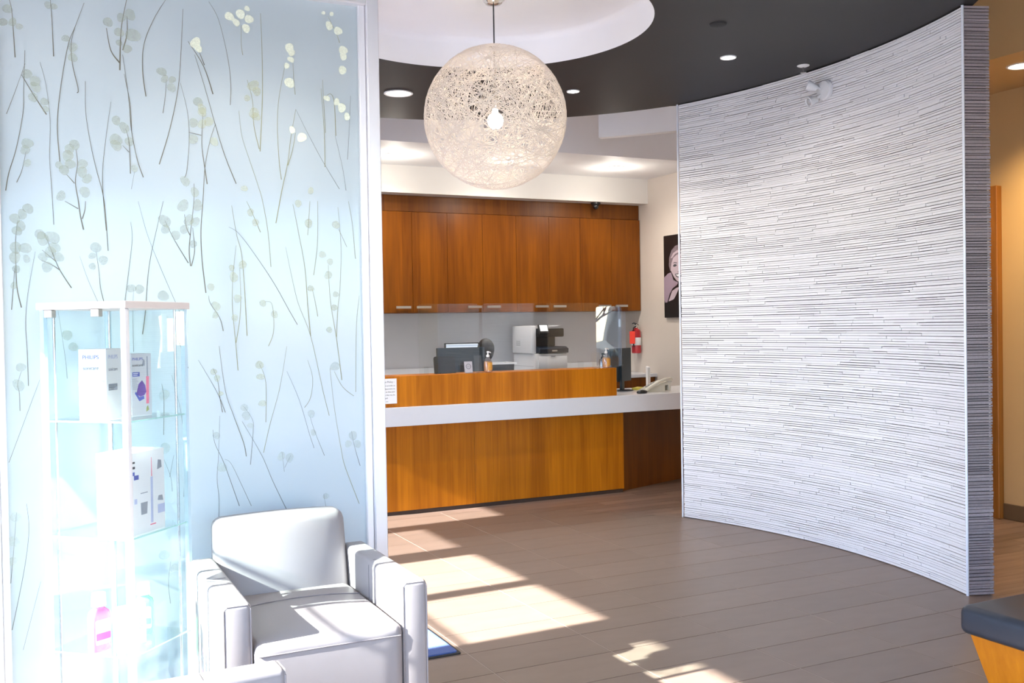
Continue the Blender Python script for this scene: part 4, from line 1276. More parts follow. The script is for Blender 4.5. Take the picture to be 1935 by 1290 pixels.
# ---- tablet, cards, holders
t = thing('tablet', 'black tablet propped upright on the ledge at the left', 'tablet', (3.115, 7.66, ZL))
bm = new_bm(); prism(bm, rrect(-0.094, 0.094, 0.0, 0.142, 0.016, 5, (0, 0, 1, 1)), -0.006, 0.006, 'Y', Matrix.Rotation(math.radians(-8), 4, 'X')); part('slab', bm, BLACKP, t)
part('stand', bbox(-0.05, 0.05, -0.02, 0.07, 0.0, 0.006, 0.001, 1), BLACKP, t)
def holder(x, y, w, h, label, card=None):
    t = thing('card_holder', label, 'card holder', (x, y, ZL), 0, 'acrylic holders on the ledge')
    M = Matrix.Rotation(math.radians(-8), 4, 'X')
    bm = new_bm(); prism(bm, rrect(-w / 2, w / 2, 0.001, h, 0.006, 4, (0, 0, 1, 1)), -0.0015, 0.0015, 'Y', M); part('pane', bm, CLEAR, t, smooth=0)
    part('foot', bbox(-w / 2, w / 2, -0.045, 0.001, 0.0, 0.0025, 0), CLEAR, t, smooth=0)
    if card:
        bm = new_bm(); prism(bm, rrect(-w / 2 + 0.003, w / 2 - 0.003, 0.004, h - 0.004, 0.001, 1), 0.0016, 0.0024, 'Y', M); c = part('card', bm, card, t, smooth=0)
        bm = new_bm()
        ring = [(0.023 * math.cos(a), h * 0.55 + 0.021 * math.sin(a)) for a in [2 * PI * k / 28 for k in range(28)]]
        ri = [(p[0] * 0.86, h * 0.55 + (p[1] - h * 0.55) * 0.86) for p in ring]
        for k in range(28):
            j = (k + 1) % 28
            prism(bm, [ring[k], ring[j], ri[j], ri[k]], -0.0022, -0.0016, 'Y', M)
        part('round_emblem', bm, INK, c, smooth=0)
        bm = new_bm(); tube(bm, [M @ Vector((x_, -0.0019, h * 0.55 + z_)) for x_, z_ in ((-0.013, 0.003), (-0.009, -0.004), (-0.004, 0.003), (0.001, -0.003), (0.005, 0.004), (0.012, -0.002))], 0.0008, 5); part('printed_scrawl', bm, INK, c)
    return t
holder(3.290, 7.570, 0.078, 0.10, 'small card with a round emblem in a clear stand on the ledge', mat('lavender_card', (0.50, 0.46, 0.50), 0.6, noise=0.03))
holder(3.378, 7.570, 0.07, 0.145, 'empty clear brochure holder beside the left sanitiser bottle')
holder(4.518, 7.570, 0.085, 0.14, 'empty clear brochure holder beside the right sanitiser bottle', None)

# ---- monitors
def monitor(name, label, loc, rotz, w, h, z0, m, screen, base_z):
    t = thing('monitor', label, 'monitor', (loc[0], loc[1], base_z), rotz, 'computer monitors')
    bm = new_bm(); prism(bm, rrect(-w / 2, w / 2, z0 - base_z, z0 + h - base_z, 0.006, 3), 0.0, 0.025, 'Y'); part('back_shell', bm, m, t)
    bm = new_bm(); prism(bm, rrect(-w / 2 + 0.012, w / 2 - 0.012, z0 + 0.014 - base_z, z0 + h - 0.012 - base_z, 0.002, 1), -0.001, -0.0001, 'Y'); part('screen', bm, screen, t, smooth=0)
    bm = new_bm(); prism(bm, rrect(-0.025, 0.025, 0.008, z0 + h * 0.5 - base_z, 0.004, 2), 0.0255, 0.05, 'Y'); part('stand_neck', bm, m, t)
    bm = new_bm(); lathe(bm, [(0.1, 0.0), (0.105, 0.003), (0.1, 0.008), (0.0, 0.0085)], 28, (0, 0.04, 0)); part('stand_base', bm, m, t)
    return t
DARKS = mat('dark_screen', (0.01, 0.012, 0.015), 0.15, noise=0.05)
def screen_mat():
    m, nt, b = _nt('lit_document_screen')
    N, L = nt.nodes, nt.links
    tc = N.new('ShaderNodeTexCoord'); sp = N.new('ShaderNodeSeparateXYZ'); L.new(tc.outputs['Generated'], sp.inputs[0])
    cr = N.new('ShaderNodeValToRGB'); cr.color_ramp.interpolation = 'CONSTANT'
    cr.color_ramp.elements[0].color = (0.10, 0.22, 0.32, 1); cr.color_ramp.elements[0].position = 0
    cr.color_ramp.elements[1].color = (0.85, 0.92, 1.0, 1); cr.color_ramp.elements[1].position = 0.83
    e = cr.color_ramp.elements.new(0.91); e.color = (0.45, 0.55, 0.72, 1)
    e = cr.color_ramp.elements.new(0.95); e.color = (0.9, 0.95, 1.0, 1)
    L.new(sp.outputs['Z'], cr.inputs[0]); L.new(cr.outputs[0], b.inputs['Emission Color']); b.inputs['Emission Strength'].default_value = 0.9
    b.inputs['Base Color'].default_value = (0.02, 0.02, 0.02, 1); b.inputs['Roughness'].default_value = 0.3
    return m
monitor('m', 'dark slate monitor seen from behind above the left ledge', (3.375, 7.95), PI, 0.445, 0.30, 1.03, NAVYP, DARKS, 0.8805)
monitor('m', 'dark monitor turned sideways on the white worktop beside the phone', (5.05, 8.06), PI + math.radians(30), 0.43, 0.315, 0.965, NAVYP, DARKS, 0.8805)
monitor('m', 'lit monitor on the back counter in front of the seated person', (4.25, 9.95), 0.0, 0.40, 0.28, 1.055, BLACKP, screen_mat(), 0.9305)

# ---- phone, mouse, notes, binder, tray
BEIGE = mat('beige_phone_plastic', (0.62, 0.60, 0.52), 0.45, noise=0.02)
t = thing('desk_phone', 'beige desk telephone on the white worktop', 'telephone', (5.09, 7.66, 0.8805), math.radians(-4))
bm = new_bm(); prism(bm, [(0.0, 0.004), (0.03, 0.0), (0.205, 0.0), (0.205, 0.058), (0.238, 0.062), (0.245, 0.006), (0.262, 0.006), (0.275, 0.09), (0.24, 0.098), (0.16, 0.078), (0.05, 0.028)], 0.0, 0.17, 'Y')
part('wedge_base', bm, BEIGE, t)
bm = new_bm(); tube(bm, [(0.0, -0.002, 0.016), (0.05, -0.004, 0.045), (0.13, -0.004, 0.088), (0.20, -0.004, 0.112), (0.26, -0.002, 0.112), (0.275, 0.0, 0.10)], [0.016, 0.019, 0.015, 0.015, 0.02, 0.016], 10); part('handset', bm, BEIGE, t)
bm = new_bm()
for i in range(4):
    for j in range(3):
        M = Matrix.Translation((0.075 + i * 0.025, 0.06 + j * 0.03, 0.047 + i * 0.0112)) @ Matrix.Rotation(-0.42, 4, 'Y')
        box(bm, -0.008, 0.008, -0.009, 0.009, -0.004, 0.004, M)
part('keypad', bm, mat('grey_keys', (0.35, 0.35, 0.36), 0.5, noise=0.05), t, smooth=0, kind='stuff')
bm = new_bm(); bmesh.ops.create_uvsphere(bm, u_segments=16, v_segments=10, radius=1.0)
bmesh.ops.scale(bm, vec=(0.055, 0.032, 0.022), verts=bm.verts); bmesh.ops.translate(bm, vec=(0, 0, 0.012), verts=bm.verts)
bmesh.ops.bisect_plane(bm, geom=bm.verts[:] + bm.edges[:] + bm.faces[:], plane_co=(0, 0, 0), plane_no=(0, 0, -1), clear_outer=True)
ms = thing('computer_mouse', 'small black computer mouse on the worktop near the phone', 'mouse', (4.99, 7.57, 0.8806))
part('shell', bm, BLACKP, ms)
bm = new_bm(); lathe(bm, [(0.0, -0.003), (0.007, -0.003), (0.007, 0.003), (0.0, 0.003)], 12, (-0.02, 0, 0.030), 'Y'); part('wheel', bm, mat('grey_keys', (0.3, 0.3, 0.3)), ms)
for nm, xx, yy, cc in (('yellow', 5.235, 8.02, (0.80, 0.68, 0.12)), ('pink', 5.33, 8.0, (0.80, 0.32, 0.22))):
    t = thing('sticky_note_pad', '%s sticky note pad on the worktop behind the phone' % nm, 'note pad', (xx, yy, 0.8805), 0.2, 'sticky note pads')
    part('pad', bbox(-0.038, 0.038, -0.038, 0.038, 0, 0.02, 0.001, 1), mat('sticky_' + nm, cc, 0.7, noise=0.05), t)
    bm = new_bm(); prism(bm, [(-0.038, 0.0202), (0.038, 0.0202), (0.038, 0.026), (0.0, 0.0212)], -0.036, 0.036, 'Y'); part('loose_leaf', bm, MATS['sticky_' + nm], t, smooth=0)
t = thing('binder', 'thin white binder leaning behind the sideways monitor', 'binder', (5.44, 8.14, 0.8805), -0.50)
part('cover', bbox(-0.012, 0.012, -0.11, 0.11, 0.0, 0.21, 0.003, 1), PAPER, t)
part('pages', bbox(-0.009, 0.009, -0.112, 0.10, 0.006, 0.205, 0), mat('page_block', (0.7, 0.69, 0.66), 0.8, noise=0.05), t, smooth=0)
t = thing('desk_tray', 'black desk tray with white rim behind the ledge', 'tray', (3.79, 8.17, 0.8805))
bm = new_bm(); prism(bm, [(-0.15, 0.0), (0.15, 0.0), (0.165, 0.285), (-0.165, 0.285)], -0.1, 0.1, 'Y'); part('bin', bm, BLACKP, t, smooth=0)
bm = new_bm(); box(bm, -0.175, 0.185, -0.11, -0.098, 0.2855, 0.300); box(bm, -0.175, 0.185, 0.098, 0.11, 0.2855, 0.3); box(bm, -0.175, -0.163, -0.098, 0.098, 0.2855, 0.3); box(bm, 0.163, 0.185, -0.098, 0.098, 0.2855, 0.3)
part('rim', bm, PAPER, t, smooth=0)

# ---- printer on the back counter
t = thing('printer', 'white and black office multifunction printer on the back counter', 'printer', (5.16, 9.9, 0.9305))
O = (5.16, 9.9, 0.0)
PW_ = mat('printer_white', (0.74, 0.74, 0.77), 0.4, noise=0.01)
PG = mat('printer_groove', (0.30, 0.30, 0.33), 0.6, noise=0.05)
part('lower_body', off(bbox(4.97, 5.37, 9.62, 10.16, 0, 0.27, 0.012, 2), O), PW_, t)
part('paper_drawer', off(bbox(5.005, 5.365, 9.612, 9.63, 0.095, 0.245, 0.006, 2), O), PW_, t)
part('paper_drawer', off(bbox(5.005, 5.365, 9.612, 9.63, 0.012, 0.088, 0.006, 2), O), PW_, t)
bm = new_bm(); prism(bm, [(5.15, 0.245), (5.22, 0.245), (5.205, 0.232), (5.165, 0.232)], 9.608, 9.613, 'Y'); off(bm, O); part('drawer_pull', bm, PG, t, smooth=0)
bm = new_bm(); prism(bm, [(9.605, 0.275), (9.60, 0.32), (9.66, 0.345), (10.0, 0.345), (10.0, 0.275)], 5.02, 5.375, 'X'); off(bm, O); part('output_tray', bm, mat('printer_navy', (0.02, 0.028, 0.045), 0.35, noise=0.05), t)
bm = new_bm(); prism(bm, rrect(5.17, 5.235, 0.292, 0.308, 0.007, 4), 9.5985, 9.606, 'Y'); off(bm, O); part('badge', bm, STEEL, t)
part('side_tower', off(bbox(4.955, 5.02, 9.68, 10.16, 0.271, 0.575, 0.014, 2), O), PW_, t)
part('side_tower', off(bbox(5.30, 5.345, 9.85, 10.16, 0.346, 0.50, 0.006, 1), O), BLACKP, t)
part('inner_bay', off(bbox(5.021, 5.30, 9.80, 10.15, 0.346, 0.45, 0), O), BLACKP, t, smooth=0)
part('scanner', off(bbox(5.021, 5.35, 9.65, 10.16, 0.451, 0.545, 0.012, 2), O), BLACKP, t)
bm = new_bm(); prism(bm, [(5.04, 0.548), (5.34, 0.572), (5.34, 0.578), (5.04, 0.578)], 9.72, 10.1, 'Y'); off(bm, O); part('feeder_lid', bm, PW_, t, smooth=0)
M = Matrix.Translation((5.075 - O[0], 9.62 - O[1], 0.535)) @ Matrix.Rotation(math.radians(-22), 4, 'X')
bm = new_bm(); box(bm, -0.058, 0.058, -0.012, 0.012, -0.052, 0.052, M); cp = part('control_panel', bm, BLACKP, t, smooth=0)
bm = new_bm(); box(bm, -0.048, 0.048, -0.0135, -0.0122, -0.026, 0.046, M); part('touch_screen', bm, mat('pale_touch_screen', (0.6, 0.6, 0.6), 0.3, emit=(0.85, 0.87, 0.9, 0.55), noise=0.02), cp, smooth=0)
bm = new_bm()
for k in range(5):
    box(bm, 4.9545, 4.956, 9.95, 10.05, 0.405 - k * 0.012, 0.410 - k * 0.012)
off(bm, O); part('side_vent', bm, PG, t, smooth=0)
bm = new_bm(); box(bm, 4.9535, 4.9695, 9.64, 10.15, 0.2705, 0.2735); box(bm, 4.9690, 4.9705, 9.66, 10.14, 0.13, 0.133); off(bm, O); part('panel_joint', bm, PG, t, smooth=0)

# ---- fire extinguisher on the side wall
t = thing('fire_extinguisher', 'red fire extinguisher with white label hanging on the side wall', 'extinguisher', (6.535, 10.02, 1.16))
RED = mat('extinguisher_red', (0.42, 0.012, 0.02), 0.3, coat=0.3, noise=0.05)
bm = new_bm(); lathe(bm, [(0.050, 0.0), (0.056, 0.008), (0.056, 0.245), (0.048, 0.275), (0.022, 0.292), (0.02, 0.305)], 28); part('cylinder', bm, RED, t)
bm = new_bm(); lathe(bm, [(0.0562, 0.095), (0.0568, 0.096), (0.0568, 0.185), (0.0562, 0.186)], 28); part('white_label', bm, PAPER, t)
bm = new_bm(); lathe(bm, [(0.02, 0.3), (0.024, 0.305), (0.024, 0.335), (0.015, 0.345), (0.0, 0.345)], 16); part('valve', bm, CHROME, t)
bm = new_bm(); tube(bm, [(0.03, 0, 0.335), (0.0, 0, 0.345), (-0.05, -0.03, 0.36), (-0.08, -0.045, 0.352)], [0.008, 0.01, 0.008, 0.006], 8); part('lever', bm, BLACKP, t)
bm = new_bm(); tube(bm, [(-0.01, -0.02, 0.325), (-0.06, -0.035, 0.30), (-0.068, -0.04, 0.22), (-0.064, -0.04, 0.08)], 0.008, 8); part('hose', bm, BLACKP, t)
bm = new_bm(); box(bm, -0.052, 0.014, -0.078, -0.076, 0.115, 0.262, Matrix.Rotation(-0.35, 4, 'Z') @ Matrix.Translation((-0.045, 0, 0))); tg = part('inspection_tag', bm, mat('orange_red_tag', (0.95, 0.06, 0.035), 0.6, noise=0.03), t, smooth=0)
part('bracket', bbox(0.045, 0.064, -0.02, 0.02, 0.05, 0.26, 0.002, 1), STEEL, t)

# ---- seated person behind the counter, seen from behind
pr = thing('person', 'person in dark clothes with dark hair, seated with back turned at the back counter', 'person', (4.15, 9.08, 0))
J = {  # joint: (x, y, z, rx, ry)
    'pelvis': (0, -0.02, 0.54, .15, .12), 'waist': (0, -0.03, 0.70, .135, .10), 'chest': (0, 0.0, 0.90, .15, .11), 'neckbase': (0, 0.02, 1.04, .075, .07),
    'neck': (0, 0.035, 1.12, .05, .052), 'jaw': (0, 0.05, 1.20, .062, .075), 'skull': (0, 0.045, 1.30, .072, .088), 'crown': (0, 0.035, 1.36, .045, .055),
    'shL': (-0.165, 0.0, 1.00, .06, .06), 'elL': (-0.23, 0.06, 0.76, .045, .045), 'wrL': (-0.12, 0.30, 0.80, .03, .028), 'haL': (-0.09, 0.38, 0.79, .035, .018),
    'shR': (0.165, 0.0, 1.00, .06, .06), 'elR': (0.23, 0.06, 0.76, .045, .045), 'wrR': (0.12, 0.30, 0.80, .03, .028), 'haR': (0.09, 0.38, 0.79, .035, .018),
    'hipL': (-0.09, 0.03, 0.54, .09, .085), 'knL': (-0.11, 0.44, 0.53, .06, .06), 'anL': (-0.11, 0.42, 0.10, .04, .04), 'toL': (-0.11, 0.56, 0.035, .04, .03),
    'hipR': (0.09, 0.03, 0.54, .09, .085), 'knR': (0.11, 0.44, 0.53, .06, .06), 'anR': (0.11, 0.42, 0.10, .04, .04), 'toR': (0.11, 0.56, 0.035, .04, .03)}
E_ = [('pelvis', 'waist'), ('waist', 'chest'), ('chest', 'neckbase'), ('neckbase', 'neck'), ('neck', 'jaw'), ('jaw', 'skull'), ('skull', 'crown')]
for s in 'LR':
    E_ += [('chest', 'sh' + s), ('sh' + s, 'el' + s), ('el' + s, 'wr' + s), ('wr' + s, 'ha' + s), ('pelvis', 'hip' + s), ('hip' + s, 'kn' + s), ('kn' + s, 'an' + s), ('an' + s, 'to' + s)]
names = list(J)
pos = [J[k][:3] for k in names]; rad = [J[k][3:] for k in names]
eds = [(names.index(a), names.index(b)) for a, b in E_]
for s, sg in (('L', -1), ('R', 1)):      # fingers and thumb
    hx, hy, hz = J['ha' + s][:3]
    for k in range(4):
        p0 = (hx + (k - 1.5) * 0.018, hy + 0.035, hz); p1 = (hx + (k - 1.5) * 0.02, hy + 0.065 - 0.006 * abs(k - 1.4), hz - 0.004); p2 = (p1[0], p1[1] + 0.025, hz - 0.02)
        b0 = len(pos); pos += [p0, p1, p2]; rad += [(.009, .009), (.008, .008), (.007, .007)]
        eds += [(names.index('ha' + s), b0), (b0, b0 + 1), (b0 + 1, b0 + 2)]
    b0 = len(pos); pos += [(hx - sg * 0.035, hy + 0.01, hz), (hx - sg * 0.048, hy + 0.04, hz - 0.008)]; rad += [(.01, .01), (.008, .008)]
    eds += [(names.index('ha' + s), b0), (b0, b0 + 1)]
me = bpy.data.meshes.new('body'); me.from_pydata(pos, eds, [])
body = bpy.data.objects.new('body', me); COL.objects.link(body); body.parent = pr
sk = body.modifiers.new('skin', 'SKIN')
if not me.skin_vertices:
    bpy.context.view_layer.update()
for i, sv in enumerate(me.skin_vertices[0].data):
    sv.radius = rad[i]; sv.use_root = (i == 0)
sb = body.modifiers.new('subsurf', 'SUBSURF'); sb.levels = 2; sb.render_levels = 2
me.materials.append(mat('dark_clothes', (0.02, 0.024, 0.034), 0.8, noise=0.2, scale=20))
bm = new_bm(); bmesh.ops.create_uvsphere(bm, u_segments=24, v_segments=16, radius=1.0)
bmesh.ops.scale(bm, vec=(0.083, 0.098, 0.105), verts=bm.verts)
for v in bm.verts:
    if v.co.y > 0.02 and v.co.z < 0.02:
        v.co.y = 0.02
    if v.co.z < -0.02:
        v.co.z *= 1.25
bmesh.ops.translate(bm, vec=(0, 0.03, 1.285), verts=bm.verts)
part('hair', bm, mat('dark_hair', (0.012, 0.010, 0.010), 0.55, noise=0.4, scale=60, stretch=(1, 1, 0.1)), pr)
bm = new_bm()
bmesh.ops.create_uvsphere(bm, u_segments=20, v_segments=14, radius=1.0); bmesh.ops.scale(bm, vec=(0.066, 0.04, 0.088), verts=bm.verts); bmesh.ops.translate(bm, vec=(0, 0.10, 1.265), verts=bm.verts)
face = part('face', bm, mat('skin', (0.45, 0.26, 0.18), 0.5, noise=0.05), pr)
bm = new_bm(); lathe(bm, [(0.0, 0.0), (0.012, 0.004), (0.007, 0.03), (0.0, 0.045)], 10, (0, 0.14, 1.245)); part('nose', bm, MATS['skin'], face)
for s in (-1, 1):
    bm = new_bm(); bmesh.ops.create_uvsphere(bm, u_segments=10, v_segments=8, radius=0.011); bmesh.ops.translate(bm, vec=(s * 0.028, 0.132, 1.29), verts=bm.verts); part('eye', bm, PAPER, face)
bm = new_bm(); tube(bm, [(-0.022, 0.132, 1.222), (0, 0.138, 1.219), (0.022, 0.132, 1.222)], 0.005, 6); part('mouth', bm, mat('lip', (0.4, 0.12, 0.1), 0.5, noise=0.05), face)
# task stool under the person
t = thing('task_stool', 'black task stool under the seated person', 'stool', (4.15, 9.08, 0))
bm = new_bm(); lathe(bm, [(0.0, 0.375), (0.20, 0.375), (0.215, 0.395), (0.20, 0.42), (0.0, 0.425)], 28, (0, 0.02, 0)); part('seat', bm, BLACKP, t)
bm = new_bm(); tube(bm, [(0, 0.02, 0.08), (0, 0.02, 0.376)], 0.025, 12); part('column', bm, CHROME, t)
for k in range(5):
    a = 2 * PI * k / 5
    bm = new_bm(); tube(bm, [(0, 0.02, 0.08), (0.24 * math.cos(a), 0.02 + 0.24 * math.sin(a), 0.045)], 0.018, 8); lg = part('leg', bm, BLACKP, t)
    bm = new_bm(); lathe(bm, [(0.0, -0.012), (0.024, -0.012), (0.024, 0.012), (0.0, 0.012)], 14, (0.24 * math.cos(a), 0.02 + 0.24 * math.sin(a), 0.024), 'Y'); part('caster', bm, BLACKP, lg)

# ================================================================== LOUNGE CHAIRS
def soft_box(x0, x1, y0, y1, z0, z1, r, crown=0.0, cuts=6):
    """upholstered block: rounded edges and a gently crowned top"""
    bm = bbox(x0, x1, y0, y1, z0, z1, r, 4)
    if crown:
        for ax, lo_, hi_ in ((0, x0, x1), (1, y0, y1)):
            for k in range(1, cuts):
                co = [0, 0, 0]; no = [0, 0, 0]
                co[ax] = lo_ + (hi_ - lo_) * k / cuts; no[ax] = 1
                bmesh.ops.bisect_plane(bm, geom=bm.verts[:] + bm.edges[:] + bm.faces[:], plane_co=co, plane_no=no)
        for v in bm.verts:
            u = (v.co.x - (x0 + x1) / 2) / ((x1 - x0) / 2); w = (v.co.y - (y0 + y1) / 2) / ((y1 - y0) / 2)
            t_ = max(0, (v.co.z - z0) / (z1 - z0))
            v.co.z += crown * t_ * (1 - u * u) * (1 - w * w)
    return bm
def lounge_chair(label, loc, rotz):
    t = thing('lounge_chair', label, 'chair', loc, rotz, 'white leather lounge chairs')
    AW, XO, AF, AB, AH = 0.092, 0.342, -0.365, 0.36, 0.65
    for s in (-1, 1):
        x0, x1 = sorted((s * XO, s * (XO - AW)))
        a = part('arm', bbox(x0, x1, AF, AB, 0.05, AH, 0.018, 4), LEATHER, t, smooth=50)
        for yy in (-0.16, 0.0):
            bm = new_bm()
            pth = [(x0 - 0.0005, yy, 0.12), (x0 - 0.0005, yy, AH - 0.019), (x0 + 0.006, yy, AH - 0.006), (x0 + 0.02, yy, AH + 0.0003), (x1 - 0.02, yy, AH + 0.0003), (x1 - 0.006, yy, AH - 0.006), (x1 + 0.0005, yy, AH - 0.019), (x1 + 0.0005, yy, 0.12)]
            tube(bm, pth, 0.0014, 5); part('seam', bm, SEAM, a)
        bm = new_bm()
        pth = [(x0 + 0.004, AF + 0.004, 0.06), (x0 + 0.004, AF + 0.004, AH - 0.018), (x0 + 0.014, AF + 0.004, AH - 0.006), (x1 - 0.014, AF + 0.004, AH - 0.006), (x1 - 0.004, AF + 0.004, AH - 0.018), (x1 - 0.004, AF + 0.004, 0.06)]
        tube(bm, pth, 0.0028, 6); part('piping', bm, LEATHER, a)
    xi = XO - AW - 0.002
    st = part('seat', soft_box(-xi, xi, AF - 0.018, 0.29, 0.10, 0.515, 0.03, 0.020), LEATHER, t, smooth=60)
    bm = new_bm(); tube(bm, [(-xi + 0.012, AF - 0.0185, 0.478), (0, AF - 0.0190, 0.480), (xi - 0.012, AF - 0.0185, 0.478)], 0.0025, 6); part('piping', bm, SEAM, st)
    bm = new_bm()
    tube(bm, [(-xi + 0.02, 0.05, 0.5195), (-0.12, 0.05, 0.5305), (0, 0.05, 0.5345), (0.12, 0.05, 0.5305), (xi - 0.02, 0.05, 0.5195)], 0.002, 5); part('seam', bm, SEAM, st)
    # leaning rounded back
    bm = bbox(-xi - 0.004, xi + 0.004, 0.20, 0.40, 0.36, 0.80, 0.036, 5)
    for k in range(1, 6):
        z_ = 0.36 + 0.44 * k / 6
        bmesh.ops.bisect_plane(bm, geom=bm.verts[:] + bm.edges[:] + bm.faces[:], plane_co=(0, 0, z_), plane_no=(0, 0, 1))
    for k in range(1, 6):
        x_ = -xi + 2 * xi * k / 6
        bmesh.ops.bisect_plane(bm, geom=bm.verts[:] + bm.edges[:] + bm.faces[:], plane_co=(x_, 0, 0), plane_no=(1, 0, 0))
    for v in bm.verts:
        h_ = (v.co.z - 0.36) / 0.44
        u = v.co.x / xi
        if v.co.y < 0.3:
            v.co.y += 0.085 * h_ ** 1.2 + 0.02 * u * u - 0.012 * (1 - u * u) * math.sin(PI * h_)
        else:
            v.co.y += 0.03 * h_
        v.co.z -= 0.008 * u * u * h_
    bk = part('backrest', bm, LEATHER, t, smooth=60)
    part('rear_frame', bbox(-xi, xi, 0.30, 0.40, 0.05, 0.36, 0.012, 3), LEATHER, t)
    for sx in (-1, 1):
        for yy in (-0.31, 0.31):
            part('leg', bbox(sx * 0.295 - 0.022, sx * 0.295 + 0.022, yy - 0.022, yy + 0.022, 0.0, 0.0495, 0.003, 1), BLACKP, t)
    return t
lounge_chair('white leather lounge chair facing the room in front of the frosted partition', (0.873, 3.545, 0), 0.0)
lounge_chair('white leather lounge chair at the bottom left corner, only arm and back top showing', (0.222, 2.258, 0), math.radians(92.0))

# ================================================================== BENCH
t = thing('bench', 'low bench with navy vinyl cushion on a slanted wooden base', 'bench', (3.6, 1.8, 0))
part('cushion', off(soft_box(3.0, 4.1, 1.0, 2.52, 0.375, 0.48, 0.03, 0.012), (3.6, 1.8, 0)), NAVYL, t, smooth=60)
bm = new_bm()
top = [(3.03, 1.03), (4.07, 1.03), (4.07, 2.49), (3.03, 2.49)]; bot = [(3.12, 1.12), (3.98, 1.12), (3.98, 2.40), (3.12, 2.40)]
va = [bm.verts.new((p[0] - 3.6, p[1] - 1.8, 0.0)) for p in bot]; vb = [bm.verts.new((p[0] - 3.6, p[1] - 1.8, 0.374)) for p in top]
bm.faces.new(va[::-1]); bm.faces.new(vb)
for k in range(4):
    bm.faces.new((va[k], va[(k + 1) % 4], vb[(k + 1) % 4], vb[k]))
part('base', bm, BENCHW, t, smooth=0)

# ================================================================== DISPLAY CASE
CR = math.atan2(0.736, 0.677)
case = thing('display_case', 'tall glass display cabinet with white top and glass shelves', 'cabinet', (0.288, 3.440, 0), CR)
WX, WY, CH = 0.335, 0.335, 1.612
part('top_board', bbox(-0.008, WX + 0.008, -0.008, WY + 0.008, 1.588, CH, 0.002, 1), mat('white_laminate', (0.72, 0.64, 0.60), 0.5, noise=0.03, scale=20), case)
part('base_box', bbox(-0.004, WX + 0.004, -0.004, WY + 0.004, 0.0, 0.11, 0.002, 1), LACQ, case)
for nm, a in (('side_pane', (0.0, 0.004, 0.016, WY - 0.016)), ('door_pane', (0.016, WX - 0.016, 0.0, 0.004)), ('side_pane', (WX - 0.004, WX, 0.016, WY - 0.016)), ('side_pane', (0.016, WX - 0.016, WY - 0.004, WY))):
    bm = new_bm(); box(bm, a[0], a[1], a[2], a[3], 0.1105, 1.5875); part(nm, bm, CASEG, case, smooth=0)
part('corner_post', bbox(-0.006, 0.015, -0.006, 0.015, 0.1105, 1.5875, 0.003, 2), LACQ, case)
for cx, cy in ((WX, 0.0), (0.0, WY), (WX, WY)):
    bm = new_bm(); box(bm, cx - 0.016 if cx else 0.0, cx if cx else 0.016, cy - 0.016 if cy else 0.0, cy if cy else 0.016, 0.1105, 1.5875)
    part('corner_edge', bm, glass('pale_glass_edge', (0.80, 0.90, 0.93), 0.10, haze=0.45, hazecol=(0.75, 0.86, 0.92)), case, smooth=0)
for cx, cy in ((WX - 0.03, 0.03), (0.03, WY - 0.03), (WX - 0.03, WY - 0.03)):
    bm = new_bm(); tube(bm, [(cx, cy, 0.1105), (cx, cy, 1.5875)], 0.0045, 8); part('upright_rod', bm, mat('silver_rod', (0.55, 0.57, 0.62), 0.25, metal=0.9, noise=0.03), case)
SH = (0.45, 0.836, 1.22)
for z in SH:
    bm = new_bm(); box(bm, 0.006, WX - 0.006, 0.006, WY - 0.006, z - 0.005, z); s_ = part('glass_shelf', bm, CASEG, case, smooth=0)
    for nm, e in (('shelf_edge', (0.0048, 0.0062, 0.017, WY - 0.017)), ('shelf_edge', (0.017, WX - 0.017, 0.0048, 0.0062))):
        bm = new_bm(); box(bm, e[0], e[1], e[2], e[3], z - 0.005, z - 0.0002); part(nm, bm, GEDGE, s_, smooth=0)
for x_, y_ in ((0.012, WY - 0.05), (0.012, 0.10)):
    part('hinge_clip', bbox(-0.004, 0.020, y_, y_ + 0.030, 1.562, 1.5875, 0.002, 1), STEEL, case)

# contents: boxes
BOXW = mat('white_carton', (0.78, 0.77, 0.80), 0.5, noise=0.02, scale=10)
BOXG = mat('grey_carton', (0.56, 0.55, 0.58), 0.5, noise=0.05, scale=10)
PBLUE = mat('printed_blue', (0.10, 0.12, 0.42), 0.5, noise=0.1, scale=30)
PVIO = mat('printed_violet', (0.16, 0.08, 0.34), 0.5, noise=0.4, scale=40)
PPINK = mat('printed_pink', (0.80, 0.20, 0.30), 0.5, noise=0.2, scale=40)
PGREY = mat('printed_grey', (0.30, 0.31, 0.36), 0.5, noise=0.1)
PLINE = mat('printed_pale_blue', (0.45, 0.48, 0.68), 0.5, noise=0.1)
def carton(label, loc, rotz, wx, wy, h, m):
    """local x: along the right-hand visible face (y = 0), local y: along the left-hand visible face (x = 0)"""
    t = thing('carton', label, 'box', loc, rotz, 'product cartons in the display case')
    part('box', bbox(0, wx, 0, wy, 0, h, 0.0012, 1), m, t)
    return t
def mark(t, face, u0, u1, v0, v1, m, name='printed_mark'):
    """flat print on a carton face: face 'L' is x=0 (u runs towards -y, left to right), 'R' is y=0 (u along x)"""
    bm = new_bm()
    if face == 'R':
        box(bm, u0, u1, -0.0004, 0.0001, v0, v1)
    else:
        box(bm, -0.0004, 0.0001, t['wy'] - u1, t['wy'] - u0, v0, v1)
    part(name, bm, m, t, smooth=0)
def word(t, face, s, size, u, v, m, name='lettering'):
    if face == 'R':
        M = facing((u, -0.0003, v), (1, 0, 0))
    else:
        M = facing((-0.0003, t['wy'] - u, v), (0, -1, 0))
    text(s, size, m, t, M, name)
